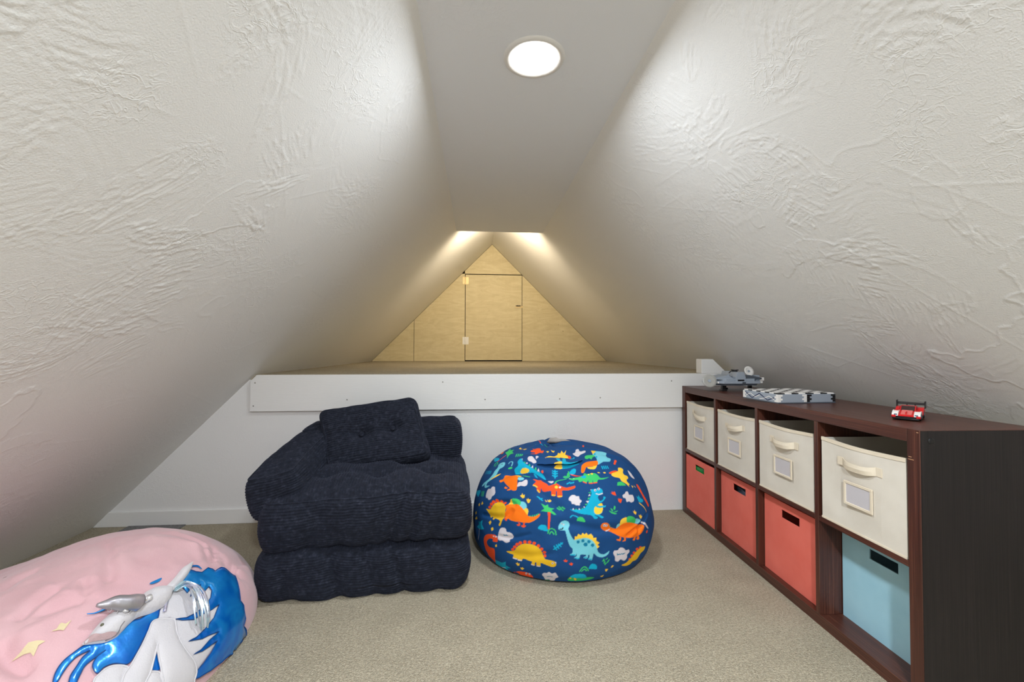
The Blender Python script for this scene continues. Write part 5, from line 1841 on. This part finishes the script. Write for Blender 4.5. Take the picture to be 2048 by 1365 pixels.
path_tube('browband', 'browband', M_iri, uni, .011, .004)
# tassel of film strips tied at the forelock
tas = empty('tassel', (0, 0, 0))
tas.parent = uni
TL_ = crom(np.array(UNI['tassel']), 6, False)
rsd = random.Random(5)
for j in range(13):
    w = (j / 12 - .5)
    sp = np.linspace(0, 1, len(TL_))
    tang = np.gradient(TL_, axis=0)
    nrm = np.stack([-tang[:, 1], tang[:, 0]], 1)
    nrm = nrm / np.linalg.norm(nrm, axis=1, keepdims=True)
    off = nrm * (w * .030 * np.clip(sp * 2.2, .15, 1.0) + .003 * np.sin(sp * 6 + j))[:, None]
    n_ = len(TL_) - rsd.randint(0, 5)
    C_ = (TL_ + off)[:n_]
    lf = .018 + .030 * np.sin(math.pi * np.clip(sp * 1.05, 0, 1)) + .004 * math.sin(j * 2.4) + rsd.uniform(-.003, .003)
    A_ = uni_pt(C_[:, 0], C_[:, 1], lf[:n_]) - UL
    hw = nrm[:n_] * .0019
    sv = np.concatenate([A_ + np.c_[hw, np.full(n_, .0012 * (-1) ** j)], A_ - np.c_[hw, np.full(n_, .0012 * (-1) ** j)]])
    fq = [(i, i + 1, n_ + i + 1, n_ + i) for i in range(n_ - 1)]
    mesh('film_strip', sv, fq, M_iri, tas, True)
# ================================================================== TOYS ON THE SHELF
M_lg = mat('light_grey_plastic', srgb(150, 158, 168), .35)
M_dg = mat('dark_grey_plastic', srgb(78, 84, 92), .38)
M_wp = mat('white_plastic', srgb(232, 228, 222), .32)
M_bp = mat('black_toy_plastic', srgb(24, 24, 26), .3)
M_rp = mat('red_plastic', srgb(206, 20, 26), .25)
M_navy = mat('navy_plastic', srgb(28, 40, 84), .4)
M_clear = mat('smoky_clear_plastic', srgb(176, 174, 168), .15, spec=.7, Alpha=.75)
M_glass = mat('dark_tinted_plastic', srgb(52, 30, 30), .12, spec=.7)

# ---- grey brick-built spacecraft standing on stubby legs
craft = empty('toy_spacecraft', kp(.150, 1.19, KH), 0.0)
craft.scale = (1.16, 1.1, 1.06)
tag(craft, 'grey brick-built toy spacecraft at the far end of the shelf top', 'toy')
def hexplate(name, w, d, z0, z1, m, y0=0.0, cut=.55):
    return prism(name, [(-w, y0), (-w * cut, y0 - d), (w * cut, y0 - d), (w, y0), (w * cut, y0 + d), (-w * cut, y0 + d)], 'z', z0, z1, m, craft, .001)
for lx, ly in ((-.065, -.045), (.075, -.03), (.0, .06)):
    bm = bmesh.new()
    add_box(bm, (lx - .012, ly - .012, .0), (lx + .012, ly + .012, .008))
    add_box(bm, (lx - .007, ly - .007, .008), (lx + .007, ly + .007, .034))
    bm_obj('landing_leg', bm, M_bp, craft)
hexplate('lower_hull', .135, .085, .030, .040, M_dg)
hexplate('hull_band', .145, .092, .040, .052, M_lg, cut=.6)
hexplate('upper_hull', .125, .078, .052, .064, M_lg)
hexplate('top_deck', .088, .055, .064, .074, M_dg)
rt = random.Random(11)
for k in range(26):                                     # small bricks round the rim
    a = -math.pi + k * math.pi / 25
    x, y = .132 * math.cos(a), -.086 * abs(math.sin(a)) ** .8
    s = rt.uniform(.006, .011)
    box('rim_brick', (x - s, y - .008, .040), (x + s, y + .004, .040 + rt.choice((.006, .009, .013))), rt.choice((M_lg, M_lg, M_dg, M_wp)), craft, .0006, 1)
for k in range(16):
    x, y = rt.uniform(-.085, .085), rt.uniform(-.055, .03)
    s = rt.uniform(.005, .012)
    z = .074 if abs(x) < .045 and abs(y) < .05 else .064
    box('deck_brick', (x - s, y - s * .7, z - .001), (x + s, y + s * .7, z + rt.uniform(.004, .012)), rt.choice((M_lg, M_lg, M_dg)), craft, .0006, 1)
for x in (-.026, .026):
    box('red_tile', (x * 1.3 - .006, -.0885, .043), (x * 1.3 + .006, -.083, .051), M_rp, craft, .0006, 1)
box('red_tile', (-.062, -.040, .066), (-.038, -.026, .078), M_rp, craft, .0006, 1)
# central spine with an open bay at the front
bay = prism('spine', [(-.024, .030), (.024, .030), (.024, .072), (.016, .098), (-.016, .098), (-.024, .072)], 'y', -.082, .05, M_lg, craft, .001)
box('bay_opening', (-.015, -.0845, .036), (.015, -.0815, .060), M_bp, bay)
bm = bmesh.new()
add_cyl(bm, (0, -.03, .098), .015, .006, 'z', 8, .012)
add_cyl(bm, (0, -.03, .104), .018, .004, 'z', 8)
add_tube(bm, [(.002, -.03, .106), (-.03, -.05, .100), (-.042, -.055, .092)], .0022, 6)
bm_obj('roof_turret', bm, M_bp, craft)
for s in (-1, 1):
    prism('side_wing', [(s * .028, .066), (s * .05, .082), (s * .112, .068), (s * .112, .060), (s * .028, .058)], 'y', -.066, .02, M_lg if s < 0 else M_dg, craft, .001)
def dish(name, c, r, m, tilt, depth):
    d = lathe(name, [(0, 0), (r * .25, .002), (r * .7, depth * .6), (r, depth), (r * .98, depth + .002), (r * .65, depth * .6 + .003), (0, .003)], m, craft, 28)
    d.location = c
    d.rotation_euler = tilt
    bm = bmesh.new()
    add_cyl(bm, (0, 0, .002), r * .22, .006, 'z', 12)
    bm_obj('dish_hub', bm, M_lg, d)
    return d
dish('clear_wheel', (-.142, -.060, .052), .033, M_clear, (math.radians(78), 0, math.radians(-8)), .007)
box('wheel_arm', (-.145, -.055, .046), (-.10, -.035, .058), M_dg, craft, .001)
dish('radar_dish', (.066, -.030, .098), .026, M_wp, (math.radians(72), 0, math.radians(10)), .008)
box('dish_post', (.060, -.030, .062), (.072, -.020, .092), M_wp, craft, .001)
for x in (.095, .118):
    box('engine_box', (x - .010, -.06, .052), (x + .010, .02, .080 - (x - .095) * .5), M_wp if x > .1 else M_lg, craft, .0012, 1)

# ---- folding chess box built of bricks
chess = empty('chess_box', kp(.0, .585, KH), KR + .075)
tag(chess, 'grey brick-built chess box with white and black checkered lid', 'game')
CW, CD, CHH = .130, .222, .038
for i, (x0, cm) in enumerate(((.004, M_wp), (.004 + CW + .003, M_bp))):
    half = box('box_half', (x0, .004, .0), (x0 + CW, CD, CHH), M_lg, chess, .0008, 1)
    box('skirting', (x0 - .0012, .0028, .0), (x0 + CW + .0012, CD + .0012, .0045), M_dg, half)
    for cx, cy in ((x0, .004), (x0 + CW, .004), (x0, CD), (x0 + CW, CD)):
        for lay in range(4):
            lx, ly = (.020, .012) if lay % 2 else (.012, .020)
            sx = 1 if cx == x0 else -1
            sy = 1 if cy < .1 else -1
            x_a, x_b = sorted((cx - sx * .0009, cx + sx * lx))
            y_a, y_b = sorted((cy - sy * .0009, cy + sy * ly))
            box('corner_brick', (x_a, y_a, .0055 + lay * .0079), (x_b, y_b, .0055 + (lay + 1) * .0079 - .0004), cm, half)
    for r_ in range(8):
        for c_ in range(4):
            col_ = (r_ + c_ + i * 0) % 2
            tx, ty = x0 + .002 + c_ * (CW - .004) / 4, .006 + r_ * (CD - .008) / 8
            w_, d_ = (CW - .004) / 4, (CD - .008) / 8
            m_ = M_wp if col_ else M_bp
            box('white_tile' if col_ else 'black_tile', (tx + .0006, ty + .0006, CHH), (tx + w_ - .0006, ty + d_ - .0006, CHH + (.0046 if col_ else .0042)), m_, half, .0006, 1)
# zigzag inlay on the long side
def inlay(pts, m, w, nm):
    bm = bmesh.new()
    for (ya, za), (yb, zb) in zip(pts[:-1], pts[1:]):
        n = max(2, int(math.hypot(yb - ya, zb - za) / .0045))
        for k in range(n):
            y, z = ya + (yb - ya) * (k + .5) / n, za + (zb - za) * (k + .5) / n
            add_box(bm, (.0030, y - .0024, z - w), (.0042, y + .0024, z + w))
    bm_obj(nm, bm, m, chess)
YS = [.026 + i * (.176 / 6) for i in range(7)]
inlay([(YS[0], .022), (YS[1] + .01, .008), (YS[3], .032), (YS[5] - .01, .008), (YS[6] + .005, .032)], M_navy, .0017, 'navy_zigzag')
inlay([(YS[0], .014), (YS[1], .026), (YS[2], .014), (YS[3], .008)], M_wp, .0014, 'white_zigzag')
inlay([(YS[3], .026), (YS[4], .014), (YS[5], .028), (YS[6], .016)], M_wp, .0014, 'white_zigzag')

# ---- red and white toy race car
hd = math.atan2(-.60, -.80)
car = empty('toy_race_car', kp(.178, .205, KH), hd)
tag(car, 'small red and white toy race car with black rear wing', 'toy')
box('floor_pan', (-.064, -.033, .005), (.064, .033, .010), M_bp, car, .001)
prism('front_splitter', [(.045, -.034), (.066, -.030), (.069, -.012), (.069, .012), (.066, .030), (.045, .034)], 'z', .004, .0085, M_bp, car)
prism('body', [(-.066, .010), (.062, .010), (.064, .016), (.045, .021), (.020, .027), (.004, .040), (-.022, .041), (-.050, .030), (-.066, .026)], 'y', -.019, .019, M_rp, car, .0012)
prism('hood', [(.022, .0272), (.060, .0172), (.061, .0185), (.024, .0290)], 'y', -.013, .013, mat('pale_red_plastic', srgb(226, 112, 106), .3), car)
box('hood_stripe', (.030, -.0012, .0190), (.060, .0012, .0262), M_rp, car)
prism('windscreen', [(.021, .0275), (.004, .0405), (.002, .0408), (.016, .0285)], 'y', -.0165, .0165, M_glass, car)
for s in (-1, 1):
    prism('side_window', [(.012, .029), (.000, .039), (-.020, .0395), (-.030, .030)], 'y', s * .0192, s * .0202, M_glass, car)
    a, b = sorted((s * .0185, s * .034))
    prism('front_fender', [(.016, .012), (.016, .022), (.024, .0285), (.046, .0275), (.062, .021), (.066, .013), (.056, .011), (.050, .018), (.030, .018), (.026, .012)], 'y', a, b, M_wp, car, .0008)
    prism('rear_fender', [(-.064, .012), (-.066, .026), (-.055, .034), (-.030, .033), (-.014, .024), (-.014, .012), (-.026, .012), (-.030, .019), (-.052, .019), (-.056, .012)], 'y', a, b, M_rp, car, .0008)
    prism('side_pod', [(-.014, .010), (.016, .010), (.016, .020), (-.014, .024)], 'y', a * .97, b * .97, M_rp, car, .0008)
    a2, b2 = sorted((s * .024, s * .0345))
    box('corner_intake', (.056, a2, .0085), (.0665, b2, .0155), M_rp, car, .0008, 1)
    a3, b3 = sorted((s * .0205, s * .0285))
    box('headlight', (.0610, a3, .0150), (.0650, b3, .0195), M_greyblue, car, .0006, 1)
    a4, b4 = sorted((s * .020, s * .031))
    box('fender_stripe', (.026, a4, .0279), (.042, b4, .0292), M_rp, car)
    for wx in (-.041, .040):
        w = empty('wheel', (wx, s * .0275, .0125))
        w.parent = car
        bm = bmesh.new()
        add_cyl(bm, (0, -.0065, 0), .0125, .013, 'y', 24)
        bmesh.ops.bevel(bm, geom=[e for e in bm.edges if len(e.link_faces) == 2 and e.calc_face_angle(0) > 1.2], offset=.0015, segments=2, affect='EDGES')
        bm_obj('tyre', bm, M_bp, w)
        bm = bmesh.new()
        add_cyl(bm, (0, s * .0066, 0), .0072, s * .0012, 'y', 16)
        bm_obj('rim', bm, M_dg, w)
    a5, b5 = sorted((s * .0335, s * .0365))
    box('wing_endplate', (-.076, a5, .030), (-.054, b5, .053), M_bp, car, .0006, 1)
    a6, b6 = sorted((s * .009, s * .0115))
    box('wing_strut', (-.070, a6, .024), (-.062, b6, .042), M_bp, car)
prism('wing_blade', [(-.075, .0445), (-.055, .0405), (-.055, .0425), (-.075, .0470)], 'y', -.0335, .0335, M_bp, car)
box('grille', (.0605, -.018, .0090), (.0668, .018, .0125), M_bp, car)
box('nose_strip', (.0600, -.0185, .0126), (.0672, .0185, .0152), M_rp, car, .0006, 1)
